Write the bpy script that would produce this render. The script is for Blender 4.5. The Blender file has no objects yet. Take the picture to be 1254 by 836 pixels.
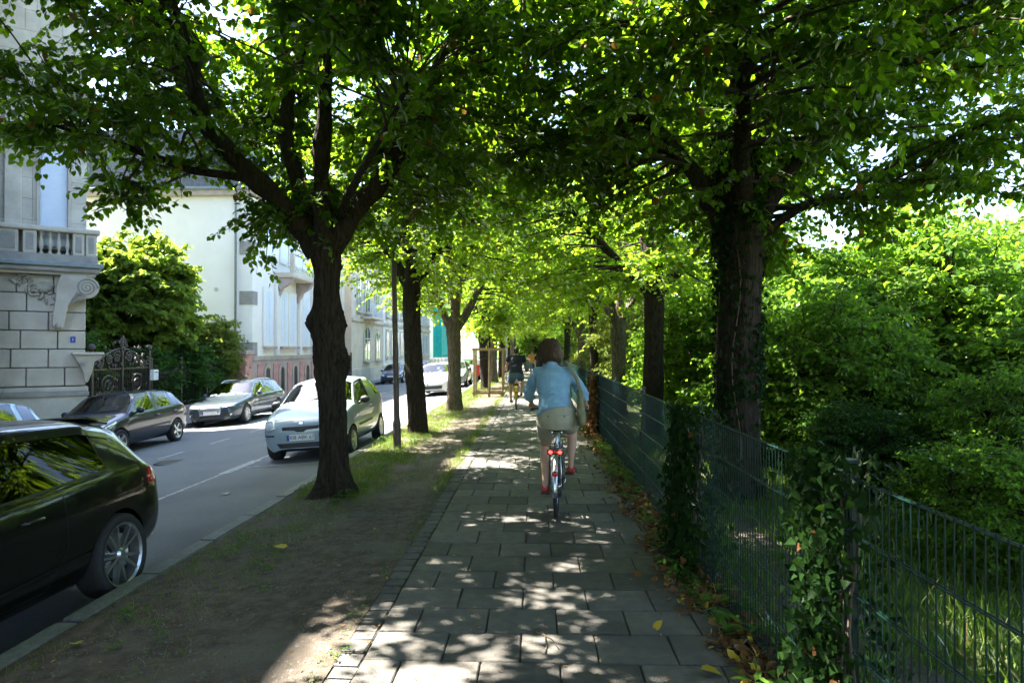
import bpy, bmesh, math, random
import numpy as np
from mathutils import Vector, Matrix, noise
from mathutils.bvhtree import BVHTree
from mathutils.geometry import tessellate_polygon
R = math.radians
S = bpy.context.scene
C = S.collection
random.seed(7)

# ------------------------------------------------------------------ camera
cam = bpy.data.objects.new('camera', bpy.data.cameras.new('camera'))
C.objects.link(cam)
cam.data.sensor_width = 36.0
cam.data.lens = 24.0
cam.data.clip_start = 0.05
cam.data.clip_end = 3000
cam.location = (0, 0, 1.8)
cam.rotation_euler = (R(90 + 0.62), 0, R(1.92))
cam.data.dof.use_dof = True
cam.data.dof.focus_distance = 6.0
cam.data.dof.aperture_fstop = 4.0
S.camera = cam

# ------------------------------------------------------------------ sky and sun
SUN_EL, SUN_AZ = R(56), R(-68)              # azimuth from +Y, clockwise positive
w = bpy.data.worlds.new('World'); S.world = w; w.use_nodes = True
nt = w.node_tree; nt.nodes.clear()
sky = nt.nodes.new('ShaderNodeTexSky'); sky.sky_type = 'NISHITA'; sky.sun_disc = False
sky.sun_elevation = SUN_EL; sky.sun_rotation = SUN_AZ
sky.air_density = 1.0; sky.dust_density = 1.0; sky.ozone_density = 1.0
bg = nt.nodes.new('ShaderNodeBackground'); bg.inputs[1].default_value = 0.085
wo = nt.nodes.new('ShaderNodeOutputWorld')
nt.links.new(sky.outputs[0], bg.inputs[0]); nt.links.new(bg.outputs[0], wo.inputs[0])
sl = bpy.data.lights.new('sun', 'SUN'); sl.energy = 5.0; sl.angle = R(0.53); sl.color = (1, 0.94, 0.84)
sun = bpy.data.objects.new('sun', sl); C.objects.link(sun)
sdir = Vector((math.sin(SUN_AZ) * math.cos(SUN_EL), math.cos(SUN_AZ) * math.cos(SUN_EL), math.sin(SUN_EL)))
sun.rotation_euler = sdir.to_track_quat('Z', 'Y').to_euler()
sun.location = (-20, 10, 30)
S.view_settings.view_transform = 'Standard'
S.view_settings.look = 'None'
S.view_settings.exposure = 3.3
S.view_settings.gamma = 1.0
S.view_settings.use_curve_mapping = False
S.render.engine = 'CYCLES'
S.cycles.max_bounces = 5
S.cycles.diffuse_bounces = 3
S.cycles.glossy_bounces = 3
S.cycles.transmission_bounces = 4
S.cycles.transparent_max_bounces = 5
S.cycles.caustics_reflective = False
S.cycles.caustics_refractive = False
S.cycles.use_light_tree = False
S.cycles.adaptive_threshold = 0.02
S.cycles.sample_clamp_indirect = 6.0

# ------------------------------------------------------------------ materials
def nn(t, typ, **kw):
    n = t.nodes.new(typ)
    for k, v in kw.items(): setattr(n, k, v)
    return n
def newmat(name):
    m = bpy.data.materials.new(name); m.use_nodes = True
    t = m.node_tree; t.nodes.clear()
    return m, t
MATS = {}
def pm(name, c1, c2=None, scale=4.0, rough=0.8, metal=0.0, bump=0.0, bscale=60.0, spec=0.5, rnd=0.0, coat=0.0,
       stretch=(1, 1, 1), lo=0.35, hi=0.65, emit=None, c3=None, scale3=0.6, sheen=0.0):
    """Principled material with world-space noise colour, fine bump and per-object variation."""
    m, t = newmat(name)
    out = nn(t, 'ShaderNodeOutputMaterial'); p = nn(t, 'ShaderNodeBsdfPrincipled')
    t.links.new(p.outputs[0], out.inputs[0])
    p.inputs['Roughness'].default_value = rough; p.inputs['Metallic'].default_value = metal
    p.inputs['Specular IOR Level'].default_value = spec
    p.inputs['Coat Weight'].default_value = coat; p.inputs['Coat Roughness'].default_value = 0.02
    p.inputs['Sheen Weight'].default_value = sheen
    geo = nn(t, 'ShaderNodeNewGeometry')
    mp = nn(t, 'ShaderNodeMapping'); mp.inputs['Scale'].default_value = stretch
    t.links.new(geo.outputs['Position'], mp.inputs[0])
    col = None
    if c2 is not None:
        n1 = nn(t, 'ShaderNodeTexNoise'); n1.inputs['Scale'].default_value = scale
        n1.inputs['Detail'].default_value = 8; n1.inputs['Roughness'].default_value = 0.62
        t.links.new(mp.outputs[0], n1.inputs['Vector'])
        mr = nn(t, 'ShaderNodeMapRange'); mr.inputs[1].default_value = lo; mr.inputs[2].default_value = hi
        t.links.new(n1.outputs['Fac'], mr.inputs[0])
        mx = nn(t, 'ShaderNodeMix', data_type='RGBA')
        mx.inputs[6].default_value = (*c1, 1); mx.inputs[7].default_value = (*c2, 1)
        t.links.new(mr.outputs[0], mx.inputs[0]); col = mx.outputs[2]
        if c3 is not None:
            n3 = nn(t, 'ShaderNodeTexNoise'); n3.inputs['Scale'].default_value = scale3; n3.inputs['Detail'].default_value = 5
            t.links.new(geo.outputs['Position'], n3.inputs['Vector'])
            m3 = nn(t, 'ShaderNodeMapRange'); m3.inputs[1].default_value = 0.5; m3.inputs[2].default_value = 0.68
            t.links.new(n3.outputs['Fac'], m3.inputs[0])
            x3 = nn(t, 'ShaderNodeMix', data_type='RGBA'); x3.inputs[7].default_value = (*c3, 1)
            t.links.new(col, x3.inputs[6]); t.links.new(m3.outputs[0], x3.inputs[0]); col = x3.outputs[2]
    if rnd > 0:
        oi = nn(t, 'ShaderNodeObjectInfo'); hs = nn(t, 'ShaderNodeHueSaturation')
        mr2 = nn(t, 'ShaderNodeMapRange'); mr2.inputs[3].default_value = 1 - rnd; mr2.inputs[4].default_value = 1 + rnd
        t.links.new(oi.outputs['Random'], mr2.inputs[0]); t.links.new(mr2.outputs[0], hs.inputs['Value'])
        if col is not None: t.links.new(col, hs.inputs['Color'])
        else: hs.inputs['Color'].default_value = (*c1, 1)
        col = hs.outputs[0]
    if col is not None: t.links.new(col, p.inputs['Base Color'])
    else: p.inputs['Base Color'].default_value = (*c1, 1)
    if bump > 0:
        nb = nn(t, 'ShaderNodeTexNoise'); nb.inputs['Scale'].default_value = bscale; nb.inputs['Detail'].default_value = 6
        t.links.new(mp.outputs[0], nb.inputs['Vector'])
        b = nn(t, 'ShaderNodeBump'); b.inputs['Strength'].default_value = bump; b.inputs['Distance'].default_value = 0.02
        t.links.new(nb.outputs['Fac'], b.inputs['Height']); t.links.new(b.outputs[0], p.inputs['Normal'])
    if emit:
        p.inputs['Emission Color'].default_value = (*emit[0], 1); p.inputs['Emission Strength'].default_value = emit[1]
    MATS[name] = m
    return m

def leafmat(name, c_dark, c_light, trans, c_dry=None, dry=0.97, tw=0.45, rough=0.45):
    """Two-sided leaf: reflecting surface plus light passing through; the tint attribute varies single leaves."""
    m, t = newmat(name)
    out = nn(t, 'ShaderNodeOutputMaterial')
    at = nn(t, 'ShaderNodeAttribute'); at.attribute_name = 'tint'
    mx = nn(t, 'ShaderNodeMix', data_type='RGBA'); mx.inputs[6].default_value = (*c_dark, 1); mx.inputs[7].default_value = (*c_light, 1)
    t.links.new(at.outputs['Fac'], mx.inputs[0])
    col = mx.outputs[2]
    tm = nn(t, 'ShaderNodeMix', data_type='RGBA')
    tm.inputs[6].default_value = (trans[0] * .7, trans[1] * .8, trans[2], 1); tm.inputs[7].default_value = (trans[0] * 1.25, trans[1] * 1.1, trans[2], 1)
    t.links.new(at.outputs['Fac'], tm.inputs[0]); tcol = tm.outputs[2]
    if c_dry:
        gt = nn(t, 'ShaderNodeMath', operation='GREATER_THAN'); gt.inputs[1].default_value = dry
        t.links.new(at.outputs['Fac'], gt.inputs[0])
        m2 = nn(t, 'ShaderNodeMix', data_type='RGBA'); m2.inputs[7].default_value = (*c_dry, 1)
        t.links.new(gt.outputs[0], m2.inputs[0]); t.links.new(col, m2.inputs[6]); col = m2.outputs[2]
        m3 = nn(t, 'ShaderNodeMix', data_type='RGBA'); m3.inputs[7].default_value = (c_dry[0] * 1.2, c_dry[1] * 1.1, c_dry[2], 1)
        t.links.new(gt.outputs[0], m3.inputs[0]); t.links.new(tcol, m3.inputs[6]); tcol = m3.outputs[2]
    p = nn(t, 'ShaderNodeBsdfDiffuse'); t.links.new(col, p.inputs[0])
    tr = nn(t, 'ShaderNodeBsdfTranslucent'); t.links.new(tcol, tr.inputs[0])
    ms = nn(t, 'ShaderNodeMixShader'); ms.inputs[0].default_value = tw
    t.links.new(p.outputs[0], ms.inputs[1]); t.links.new(tr.outputs[0], ms.inputs[2])
    gl = nn(t, 'ShaderNodeBsdfGlossy'); gl.inputs['Roughness'].default_value = rough
    lw = nn(t, 'ShaderNodeLayerWeight'); lw.inputs[0].default_value = 0.12
    m4 = nn(t, 'ShaderNodeMath', operation='MULTIPLY'); m4.inputs[1].default_value = 0.35; t.links.new(lw.outputs['Fresnel'], m4.inputs[0])
    mg = nn(t, 'ShaderNodeMixShader'); t.links.new(m4.outputs[0], mg.inputs[0])
    t.links.new(ms.outputs[0], mg.inputs[1]); t.links.new(gl.outputs[0], mg.inputs[2]); t.links.new(mg.outputs[0], out.inputs[0])
    MATS[name] = m
    return m

def barkmat(name, c1, c2, moss=None):
    m, t = newmat(name)
    out = nn(t, 'ShaderNodeOutputMaterial'); p = nn(t, 'ShaderNodeBsdfPrincipled'); t.links.new(p.outputs[0], out.inputs[0])
    p.inputs['Roughness'].default_value = 0.92; p.inputs['Specular IOR Level'].default_value = 0.2
    geo = nn(t, 'ShaderNodeNewGeometry'); mp = nn(t, 'ShaderNodeMapping'); mp.inputs['Scale'].default_value = (1, 1, 0.16)
    t.links.new(geo.outputs['Position'], mp.inputs[0])
    n = nn(t, 'ShaderNodeTexNoise'); n.inputs['Scale'].default_value = 34; n.inputs['Detail'].default_value = 7; n.inputs['Roughness'].default_value = 0.65
    n.inputs['Distortion'].default_value = 0.6
    t.links.new(mp.outputs[0], n.inputs['Vector'])
    cr = nn(t, 'ShaderNodeValToRGB'); cr.color_ramp.elements[0].position = 0.36; cr.color_ramp.elements[0].color = (*c1, 1)
    cr.color_ramp.elements[1].position = 0.66; cr.color_ramp.elements[1].color = (*c2, 1)
    t.links.new(n.outputs['Fac'], cr.inputs[0]); col = cr.outputs[0]
    if moss:
        n2 = nn(t, 'ShaderNodeTexNoise'); n2.inputs['Scale'].default_value = 3; n2.inputs['Detail'].default_value = 5
        t.links.new(geo.outputs['Position'], n2.inputs['Vector'])
        mr = nn(t, 'ShaderNodeMapRange'); mr.inputs[1].default_value = 0.48; mr.inputs[2].default_value = 0.72; mr.inputs[4].default_value = 0.6
        t.links.new(n2.outputs['Fac'], mr.inputs[0])
        mx = nn(t, 'ShaderNodeMix', data_type='RGBA'); mx.inputs[7].default_value = (*moss, 1)
        t.links.new(mr.outputs[0], mx.inputs[0]); t.links.new(col, mx.inputs[6]); col = mx.outputs[2]
    t.links.new(col, p.inputs['Base Color'])
    b = nn(t, 'ShaderNodeBump'); b.inputs['Strength'].default_value = 1.0; b.inputs['Distance'].default_value = 0.06
    t.links.new(n.outputs['Fac'], b.inputs['Height']); t.links.new(b.outputs[0], p.inputs['Normal'])
    MATS[name] = m
    return m

def glassmat(name, tint, rough=0.02, ior=1.6):
    """Window glass of a car or house: clear coat mirror over a dark interior, slightly see-through."""
    m, t = newmat(name)
    out = nn(t, 'ShaderNodeOutputMaterial')
    g = nn(t, 'ShaderNodeBsdfGlossy'); g.inputs['Roughness'].default_value = rough; g.inputs[0].default_value = (0.95, 0.97, 1, 1)
    tr = nn(t, 'ShaderNodeBsdfTransparent'); tr.inputs[0].default_value = (*tint, 1)
    f = nn(t, 'ShaderNodeFresnel'); f.inputs[0].default_value = ior
    mr = nn(t, 'ShaderNodeMapRange'); mr.inputs[1].default_value = 0; mr.inputs[2].default_value = 1
    mr.inputs[3].default_value = 0.06 if ior > 1.5 else 0.0; mr.inputs[4].default_value = 1.0
    ms = nn(t, 'ShaderNodeMixShader')
    t.links.new(f.outputs[0], mr.inputs[0]); t.links.new(mr.outputs[0], ms.inputs[0])
    t.links.new(tr.outputs[0], ms.inputs[1]); t.links.new(g.outputs[0], ms.inputs[2]); t.links.new(ms.outputs[0], out.inputs[0])
    MATS[name] = m
    return m

# ground
pm('slab', (0.080, 0.073, 0.063), (0.124, 0.114, 0.098), scale=9, rough=0.82, bump=0.55, bscale=120, rnd=0.36, c3=(0.06, 0.058, 0.052), scale3=1.3)
pm('sett', (0.06, 0.056, 0.05), (0.105, 0.098, 0.088), scale=14, rough=0.85, bump=0.5, bscale=90, rnd=0.22)
pm('joint', (0.026, 0.022, 0.016), (0.05, 0.043, 0.03), scale=20, rough=0.95, bump=0.5)
pm('kerb', (0.15, 0.147, 0.14), (0.235, 0.228, 0.215), scale=24, rough=0.8, bump=0.4, bscale=120, rnd=0.12, c3=(0.15, 0.14, 0.125), scale3=2)
pm('asphalt', (0.12, 0.124, 0.132), (0.185, 0.188, 0.195), scale=60, rough=0.85, bump=0.5, bscale=220, c3=(0.105, 0.107, 0.112), scale3=0.35)
pm('dirt', (0.05, 0.037, 0.025), (0.14, 0.108, 0.078), scale=9, rough=0.95, bump=1.0, bscale=110, c3=(0.15, 0.125, 0.098), scale3=0.9)
pm('soil', (0.035, 0.027, 0.018), (0.075, 0.06, 0.04), scale=8, rough=0.95, bump=0.9, bscale=50)
pm('lawn', (0.05, 0.075, 0.018), (0.10, 0.12, 0.03), scale=2.5, rough=0.95, bump=0.8, bscale=60)
pm('pavement', (0.20, 0.195, 0.19), (0.26, 0.255, 0.245), scale=8, rough=0.85, bump=0.2)
pm('paint_white', (0.46, 0.46, 0.45), (0.17, 0.172, 0.178), scale=22, rough=0.8, lo=0.40, hi=0.58)
# vegetation
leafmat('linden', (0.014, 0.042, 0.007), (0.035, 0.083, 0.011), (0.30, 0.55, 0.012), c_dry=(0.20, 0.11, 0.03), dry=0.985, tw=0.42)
leafmat('linden_sunlit', (0.024, 0.062, 0.009), (0.058, 0.12, 0.017), (0.50, 0.78, 0.03), c_dry=(0.30, 0.20, 0.03), dry=0.99, tw=0.5)  # same linden leaf, colours brightened to paint sunlight into the far crowns
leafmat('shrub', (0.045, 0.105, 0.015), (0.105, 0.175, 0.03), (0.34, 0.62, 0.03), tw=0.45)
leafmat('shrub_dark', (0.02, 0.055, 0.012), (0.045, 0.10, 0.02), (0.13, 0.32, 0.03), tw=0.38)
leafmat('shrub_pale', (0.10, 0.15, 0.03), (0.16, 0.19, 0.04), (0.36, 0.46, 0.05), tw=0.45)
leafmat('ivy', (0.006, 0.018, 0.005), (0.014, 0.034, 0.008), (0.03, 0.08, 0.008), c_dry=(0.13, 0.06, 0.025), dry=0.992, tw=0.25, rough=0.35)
leafmat('ivy_dead', (0.11, 0.05, 0.02), (0.22, 0.11, 0.04), (0.2, 0.1, 0.03), tw=0.2)
leafmat('litter', (0.10, 0.05, 0.022), (0.26, 0.15, 0.055), (0.2, 0.12, 0.03), c_dry=(0.5, 0.36, 0.05), dry=0.9, tw=0.15, rough=0.7)
leafmat('grass', (0.045, 0.09, 0.012), (0.12, 0.17, 0.03), (0.26, 0.40, 0.04), c_dry=(0.28, 0.23, 0.09), dry=0.9, tw=0.4)
leafmat('bank_grass', (0.03, 0.07, 0.01), (0.075, 0.12, 0.02), (0.2, 0.34, 0.03), c_dry=(0.2, 0.17, 0.07), dry=0.97, tw=0.4)
leafmat('garden', (0.06, 0.11, 0.018), (0.13, 0.18, 0.035), (0.42, 0.60, 0.05), tw=0.45)
leafmat('weed', (0.045, 0.11, 0.015), (0.09, 0.18, 0.03), (0.2, 0.42, 0.04), tw=0.35)
barkmat('bark', (0.010, 0.007, 0.005), (0.062, 0.047, 0.033), moss=(0.024, 0.025, 0.012))
barkmat('bark_pale', (0.05, 0.04, 0.03), (0.22, 0.18, 0.135))
pm('twig', (0.035, 0.025, 0.017), (0.07, 0.05, 0.035), scale=30, rough=0.9)
pm('vine', (0.07, 0.05, 0.03), (0.12, 0.09, 0.06), scale=30, rough=0.9)
# metals, paint, plastic
pm('fence_green', (0.004, 0.022, 0.017), (0.006, 0.030, 0.024), scale=12, rough=0.4, spec=0.3)
pm('fence_dark', (0.006, 0.016, 0.014), (0.010, 0.024, 0.02), scale=12, rough=0.4)
pm('lamp_brown', (0.045, 0.028, 0.02), (0.07, 0.045, 0.03), scale=12, rough=0.45)
pm('iron', (0.03, 0.027, 0.025), (0.07, 0.06, 0.05), scale=20, rough=0.4, metal=0.5)
pm('steel', (0.55, 0.56, 0.57), rough=0.25, metal=1.0)
pm('chrome', (0.75, 0.76, 0.78), rough=0.1, metal=1.0)
pm('alloy', (0.50, 0.51, 0.52), rough=0.28, metal=0.9)
pm('alloy_dark', (0.05, 0.05, 0.055), rough=0.35, metal=0.6)
pm('rubber', (0.014, 0.014, 0.015), (0.024, 0.024, 0.024), scale=40, rough=0.8)
pm('plastic', (0.018, 0.018, 0.02), rough=0.5)
pm('trim', (0.008, 0.008, 0.009), rough=0.3)
pm('well', (0.006, 0.006, 0.006), rough=0.9)
pm('interior', (0.03, 0.03, 0.033), (0.06, 0.058, 0.056), scale=6, rough=0.85)
glassmat('car_glass', (0.42, 0.47, 0.46)); glassmat('car_glass_dark', (0.06, 0.065, 0.07)); glassmat('privacy_glass', (0.04, 0.045, 0.05), ior=1.36); glassmat('pane', (0.5, 0.55, 0.58))
pm('lens', (0.80, 0.83, 0.85), (0.38, 0.42, 0.46), scale=18, rough=0.10, coat=1.0, metal=0.6)
pm('tail_red', (0.42, 0.012, 0.012), rough=0.12, coat=1.0)
pm('light_red_on', (0.8, 0.02, 0.015), rough=0.2, emit=((1.0, 0.03, 0.02), 1.2)).cycles.emission_sampling = 'NONE'
pm('reflector_red', (0.5, 0.015, 0.012), rough=0.2, coat=0.5)
pm('plate', (0.72, 0.72, 0.70), rough=0.4); pm('plate_blue', (0.01, 0.035, 0.30), rough=0.4); pm('plate_text', (0.012, 0.012, 0.014), rough=0.5)
pm('white_paint', (0.75, 0.75, 0.73), rough=0.5)
# masonry
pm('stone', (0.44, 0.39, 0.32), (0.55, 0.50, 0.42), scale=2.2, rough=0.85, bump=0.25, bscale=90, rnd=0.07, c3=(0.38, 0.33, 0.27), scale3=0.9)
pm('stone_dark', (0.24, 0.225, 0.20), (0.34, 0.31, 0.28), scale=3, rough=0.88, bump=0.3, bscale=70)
pm('stone_carved', (0.36, 0.32, 0.26), (0.50, 0.44, 0.36), scale=5, rough=0.88, bump=0.3, bscale=70, c3=(0.18, 0.16, 0.14), scale3=2.5)
pm('mortar', (0.20, 0.19, 0.175), (0.26, 0.25, 0.23), scale=9, rough=0.95)
pm('stone_beige', (0.52, 0.44, 0.34), (0.62, 0.54, 0.43), scale=1.2, rough=0.88, bump=0.15, rnd=0.08)
pm('plaster_cream', (0.77, 0.735, 0.665), (0.82, 0.785, 0.72), scale=1.4, rough=0.92, bump=0.12, bscale=120, c3=(0.70, 0.66, 0.585), scale3=0.35)
pm('plaster_white', (0.74, 0.72, 0.68), (0.80, 0.78, 0.74), scale=0.9, rough=0.92, bump=0.06)
pm('sandstone_pink', (0.42, 0.20, 0.17), (0.55, 0.30, 0.26), scale=3, rough=0.9, bump=0.4, bscale=30, rnd=0.1)
pm('sandstone_grey', (0.36, 0.28, 0.24), (0.46, 0.38, 0.33), scale=3, rough=0.9, bump=0.2)
pm('slate', (0.07, 0.08, 0.10), (0.12, 0.13, 0.155), scale=6, rough=0.6, bump=0.3, bscale=20, rnd=0.1)
pm('shutter', (0.60, 0.66, 0.76), (0.66, 0.71, 0.80), scale=3, rough=0.5)
pm('lead', (0.17, 0.20, 0.205), (0.24, 0.265, 0.26), scale=5, rough=0.6)
pm('window_frame', (0.70, 0.70, 0.67), rough=0.5)
pm('netting', (0.01, 0.36, 0.31), (0.015, 0.46, 0.40), scale=3, rough=0.8)
pm('wood_stake', (0.21, 0.145, 0.075), (0.31, 0.22, 0.12), scale=14, rough=0.85, stretch=(1, 1, 0.2))
pm('timber_dark', (0.12, 0.08, 0.05), (0.2, 0.14, 0.09), scale=12, rough=0.85)
pm('spire_stone', (0.20, 0.215, 0.24), (0.27, 0.28, 0.30), scale=0.2, rough=0.9)
pm('brick_far', (0.40, 0.30, 0.24), (0.50, 0.40, 0.33), scale=0.6, rough=0.9)
# people
pm('skin', (0.46, 0.27, 0.18), (0.52, 0.31, 0.215), scale=14, rough=0.5, spec=0.35)
pm('hair_brown', (0.045, 0.028, 0.014), (0.105, 0.066, 0.032), scale=36, rough=0.6, stretch=(1, 1, 0.12), bump=0.5, bscale=80)
pm('hair_dark', (0.012, 0.009, 0.007), (0.03, 0.022, 0.016), scale=40, rough=0.5, bump=0.4)
pm('denim_shirt', (0.15, 0.30, 0.43), (0.22, 0.39, 0.52), scale=9, rough=0.9, bump=0.25, bscale=160, sheen=0.2)
pm('khaki', (0.31, 0.30, 0.21), (0.38, 0.36, 0.26), scale=10, rough=0.92, bump=0.2, bscale=150)
pm('khaki_bag', (0.155, 0.15, 0.075), (0.205, 0.195, 0.10), scale=10, rough=0.92, bump=0.3, bscale=120)
pm('shoe_red', (0.30, 0.02, 0.025), (0.38, 0.03, 0.035), scale=20, rough=0.6)
pm('navy', (0.012, 0.015, 0.03), (0.02, 0.024, 0.045), scale=12, rough=0.92)
pm('blue_shorts', (0.07, 0.12, 0.20), (0.10, 0.16, 0.25), scale=12, rough=0.92)
pm('grey_cloth', (0.16, 0.18, 0.19), (0.22, 0.24, 0.25), scale=12, rough=0.9)
pm('orange_cloth', (0.55, 0.24, 0.06), rough=0.9)
pm('bike_silver', (0.55, 0.58, 0.61), rough=0.25, metal=0.85)
pm('bike_black', (0.015, 0.015, 0.017), rough=0.35)
pm('bike_yellow', (0.62, 0.47, 0.02), rough=0.35, coat=0.4)
def paint(name, c, metal=0.35, rough=0.32):
    return pm(name, c, rough=rough, metal=metal, coat=1.0, spec=0.15)
paint('car_black', (0.003, 0.003, 0.0035), 0.0); paint('car_blue_grey', (0.008, 0.015, 0.03), 0.2)
paint('car_slate', (0.045, 0.062, 0.078), 0.3); paint('car_silver', (0.27, 0.335, 0.375), 0.25); paint('car_ice', (0.28, 0.36, 0.44), 0.5)
paint('car_white', (0.62, 0.60, 0.54), 0.0); paint('car_navy', (0.03, 0.055, 0.11), 0.3); paint('car_grey', (0.2, 0.21, 0.22), 0.5)

# ------------------------------------------------------------------ mesh helpers
def link(name, me, mat=None, parent=None, smooth=False):
    o = bpy.data.objects.new(name, me); C.objects.link(o)
    if mat is not None and len(me.materials) == 0: me.materials.append(MATS[mat] if isinstance(mat, str) else mat)
    if parent is not None: o.parent = parent
    if smooth: me.polygons.foreach_set('use_smooth', np.ones(len(me.polygons), dtype=bool))
    return o
def tag(o, label=None, cat=None, group=None, kind=None):
    if label: o['label'] = label
    if cat: o['category'] = cat
    if group: o['group'] = group
    if kind: o['kind'] = kind
    return o
def thing(name, label, cat, loc=(0, 0, 0), rz=0.0, group=None):
    o = bpy.data.objects.new(name, None); C.objects.link(o)
    o.empty_display_size = 0.2; o.location = loc; o.rotation_euler = (0, 0, rz)
    return tag(o, label, cat, group)
class MB:
    def __init__(s): s.v = []; s.f = []
    def add(s, vs, fs):
        b = len(s.v); s.v += [tuple(x) for x in vs]; s.f += [tuple(i + b for i in f) for f in fs]; return s
    def box(s, x0, x1, y0, y1, z0, z1, M=None):
        vs = [Vector(p) for p in ((x0, y0, z0), (x1, y0, z0), (x1, y1, z0), (x0, y1, z0), (x0, y0, z1), (x1, y0, z1), (x1, y1, z1), (x0, y1, z1))]
        if M is not None: vs = [M @ v for v in vs]
        return s.add(vs, [(0, 3, 2, 1), (4, 5, 6, 7), (0, 1, 5, 4), (1, 2, 6, 5), (2, 3, 7, 6), (3, 0, 4, 7)])
    def tube(s, pts, rad, seg=8, cap=True, sx=1.0):
        pts = [Vector(p) for p in pts]; n = len(pts)
        if not hasattr(rad, '__len__'): rad = [rad] * n
        up = None; vs = []; fs = []
        for i, p in enumerate(pts):
            d = (pts[min(i + 1, n - 1)] - pts[max(i - 1, 0)])
            d = d.normalized() if d.length > 1e-9 else Vector((0, 0, 1))
            if up is None: up = Vector((0, 0, 1)) if abs(d.z) < 0.9 else Vector((0, 1, 0))
            a = d.cross(up)
            a = a.normalized() if a.length > 1e-6 else Vector((1, 0, 0))
            b = a.cross(d).normalized(); up = b
            r = rad[i]; rx, ry = (r if hasattr(r, '__len__') else (r, r))
            for k in range(seg):
                t = 2 * math.pi * k / seg
                vs.append(p + a * (rx * math.cos(t)) + b * (ry * math.sin(t)))
        for i in range(n - 1):
            for k in range(seg):
                k2 = (k + 1) % seg
                fs.append((i * seg + k, i * seg + k2, (i + 1) * seg + k2, (i + 1) * seg + k))
        if cap:
            fs.append(tuple(reversed(range(seg)))); fs.append(tuple((n - 1) * seg + k for k in range(seg)))
        return s.add(vs, fs)
    def lathe(s, prof, seg=20, M=None, a0=0.0, a1=2 * math.pi):
        """prof: (radius, height) pairs around local z"""
        full = abs(a1 - a0 - 2 * math.pi) < 1e-6; n = len(prof); m = seg if full else seg + 1
        vs = []; fs = []
        for k in range(m):
            t = a0 + (a1 - a0) * k / seg
            for r, h in prof:
                v = Vector((r * math.cos(t), r * math.sin(t), h)); vs.append(M @ v if M is not None else v)
        for k in range(seg):
            k2 = (k + 1) % m
            for i in range(n - 1): fs.append((k * n + i, k2 * n + i, k2 * n + i + 1, k * n + i + 1))
        return s.add(vs, fs)
    def ball(s, c, r, seg=12, rings=8, M=None):
        r = r if hasattr(r, '__len__') else (r, r, r); c = Vector(c); vs = [Vector((0, 0, -1))]; fs = []
        for i in range(1, rings):
            ph = -math.pi / 2 + math.pi * i / rings
            for k in range(seg):
                t = 2 * math.pi * k / seg; vs.append(Vector((math.cos(ph) * math.cos(t), math.cos(ph) * math.sin(t), math.sin(ph))))
        vs.append(Vector((0, 0, 1)))
        for k in range(seg):
            k2 = (k + 1) % seg; fs.append((0, 1 + k2, 1 + k)); T = len(vs) - 1; b = 1 + (rings - 2) * seg
            fs.append((T, b + k, b + k2))
            for i in range(rings - 2): fs.append((1 + i * seg + k, 1 + i * seg + k2, 1 + (i + 1) * seg + k2, 1 + (i + 1) * seg + k))
        vs = [Vector((v.x * r[0], v.y * r[1], v.z * r[2])) for v in vs]
        if M is not None: vs = [M @ v for v in vs]
        return s.add([v + c for v in vs], fs)
    def prism(s, poly, h0, h1, M=None):
        """poly: 2D outline (ccw) in local xy, extruded h0..h1 in local z"""
        n = len(poly); vs = [Vector((x, y, h0)) for x, y in poly] + [Vector((x, y, h1)) for x, y in poly]
        if M is not None: vs = [M @ v for v in vs]
        fs = [tuple(reversed(range(n))), tuple(range(n, 2 * n))] + [(i, (i + 1) % n, n + (i + 1) % n, n + i) for i in range(n)]
        return s.add(vs, fs)
    def ribbon(s, pts, w, z):
        return s
    def mesh(s, name, bevel=0.0, seg=1):
        me = bpy.data.meshes.new(name); me.from_pydata(s.v, [], s.f); me.update()
        if bevel > 0:
            b = bmesh.new(); b.from_mesh(me)
            bmesh.ops.bevel(b, geom=[e for e in b.edges if e.is_manifold and e.calc_face_angle(0) > 0.6], offset=bevel, segments=seg, affect='EDGES', clamp_overlap=True)
            b.to_mesh(me); b.free()
        return me
    def build(s, name, mat, parent=None, smooth=False, bevel=0.0, seg=1):
        return link(name, s.mesh(name, bevel, seg), mat, parent, smooth)
def copy_tree(o, parent=None):
    c = o.copy(); C.objects.link(c); c.parent = parent
    for ch in list(o.children): copy_tree(ch, c)
    return c
def evaluated(o):
    dg = bpy.context.evaluated_depsgraph_get(); dg.update()
    return bpy.data.meshes.new_from_object(o.evaluated_get(dg))
def fuse(mb, voxel, smooth_it=4, fac=0.5):
    """Union of overlapping shapes as one continuous skin."""
    o = link('tmp', mb.mesh('tmp'))
    m = o.modifiers.new('r', 'REMESH'); m.mode = 'VOXEL'; m.voxel_size = voxel
    m2 = o.modifiers.new('s', 'SMOOTH'); m2.factor = fac; m2.iterations = smooth_it
    me = evaluated(o); bpy.data.objects.remove(o)
    return me
def frame(o, u, n):
    """matrix with local x=u (along a wall), y=n (out of the wall), z=up"""
    u = Vector(u).normalized(); n = Vector(n).normalized()
    return Matrix(((u.x, n.x, 0, o[0]), (u.y, n.y, 0, o[1]), (u.z, n.z, 1, o[2]), (0, 0, 0, 1)))
def text(name, s, size, M, mat, parent, depth=0.002, align='CENTER'):
    cu = bpy.data.curves.new(name, 'FONT'); cu.body = s; cu.size = size; cu.extrude = depth; cu.align_x = align; cu.align_y = 'CENTER'
    o = bpy.data.objects.new('t', cu); C.objects.link(o)
    me = evaluated(o); bpy.data.objects.remove(o); me.transform(M); me.materials.clear()
    return link(name, me, mat, parent)

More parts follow.
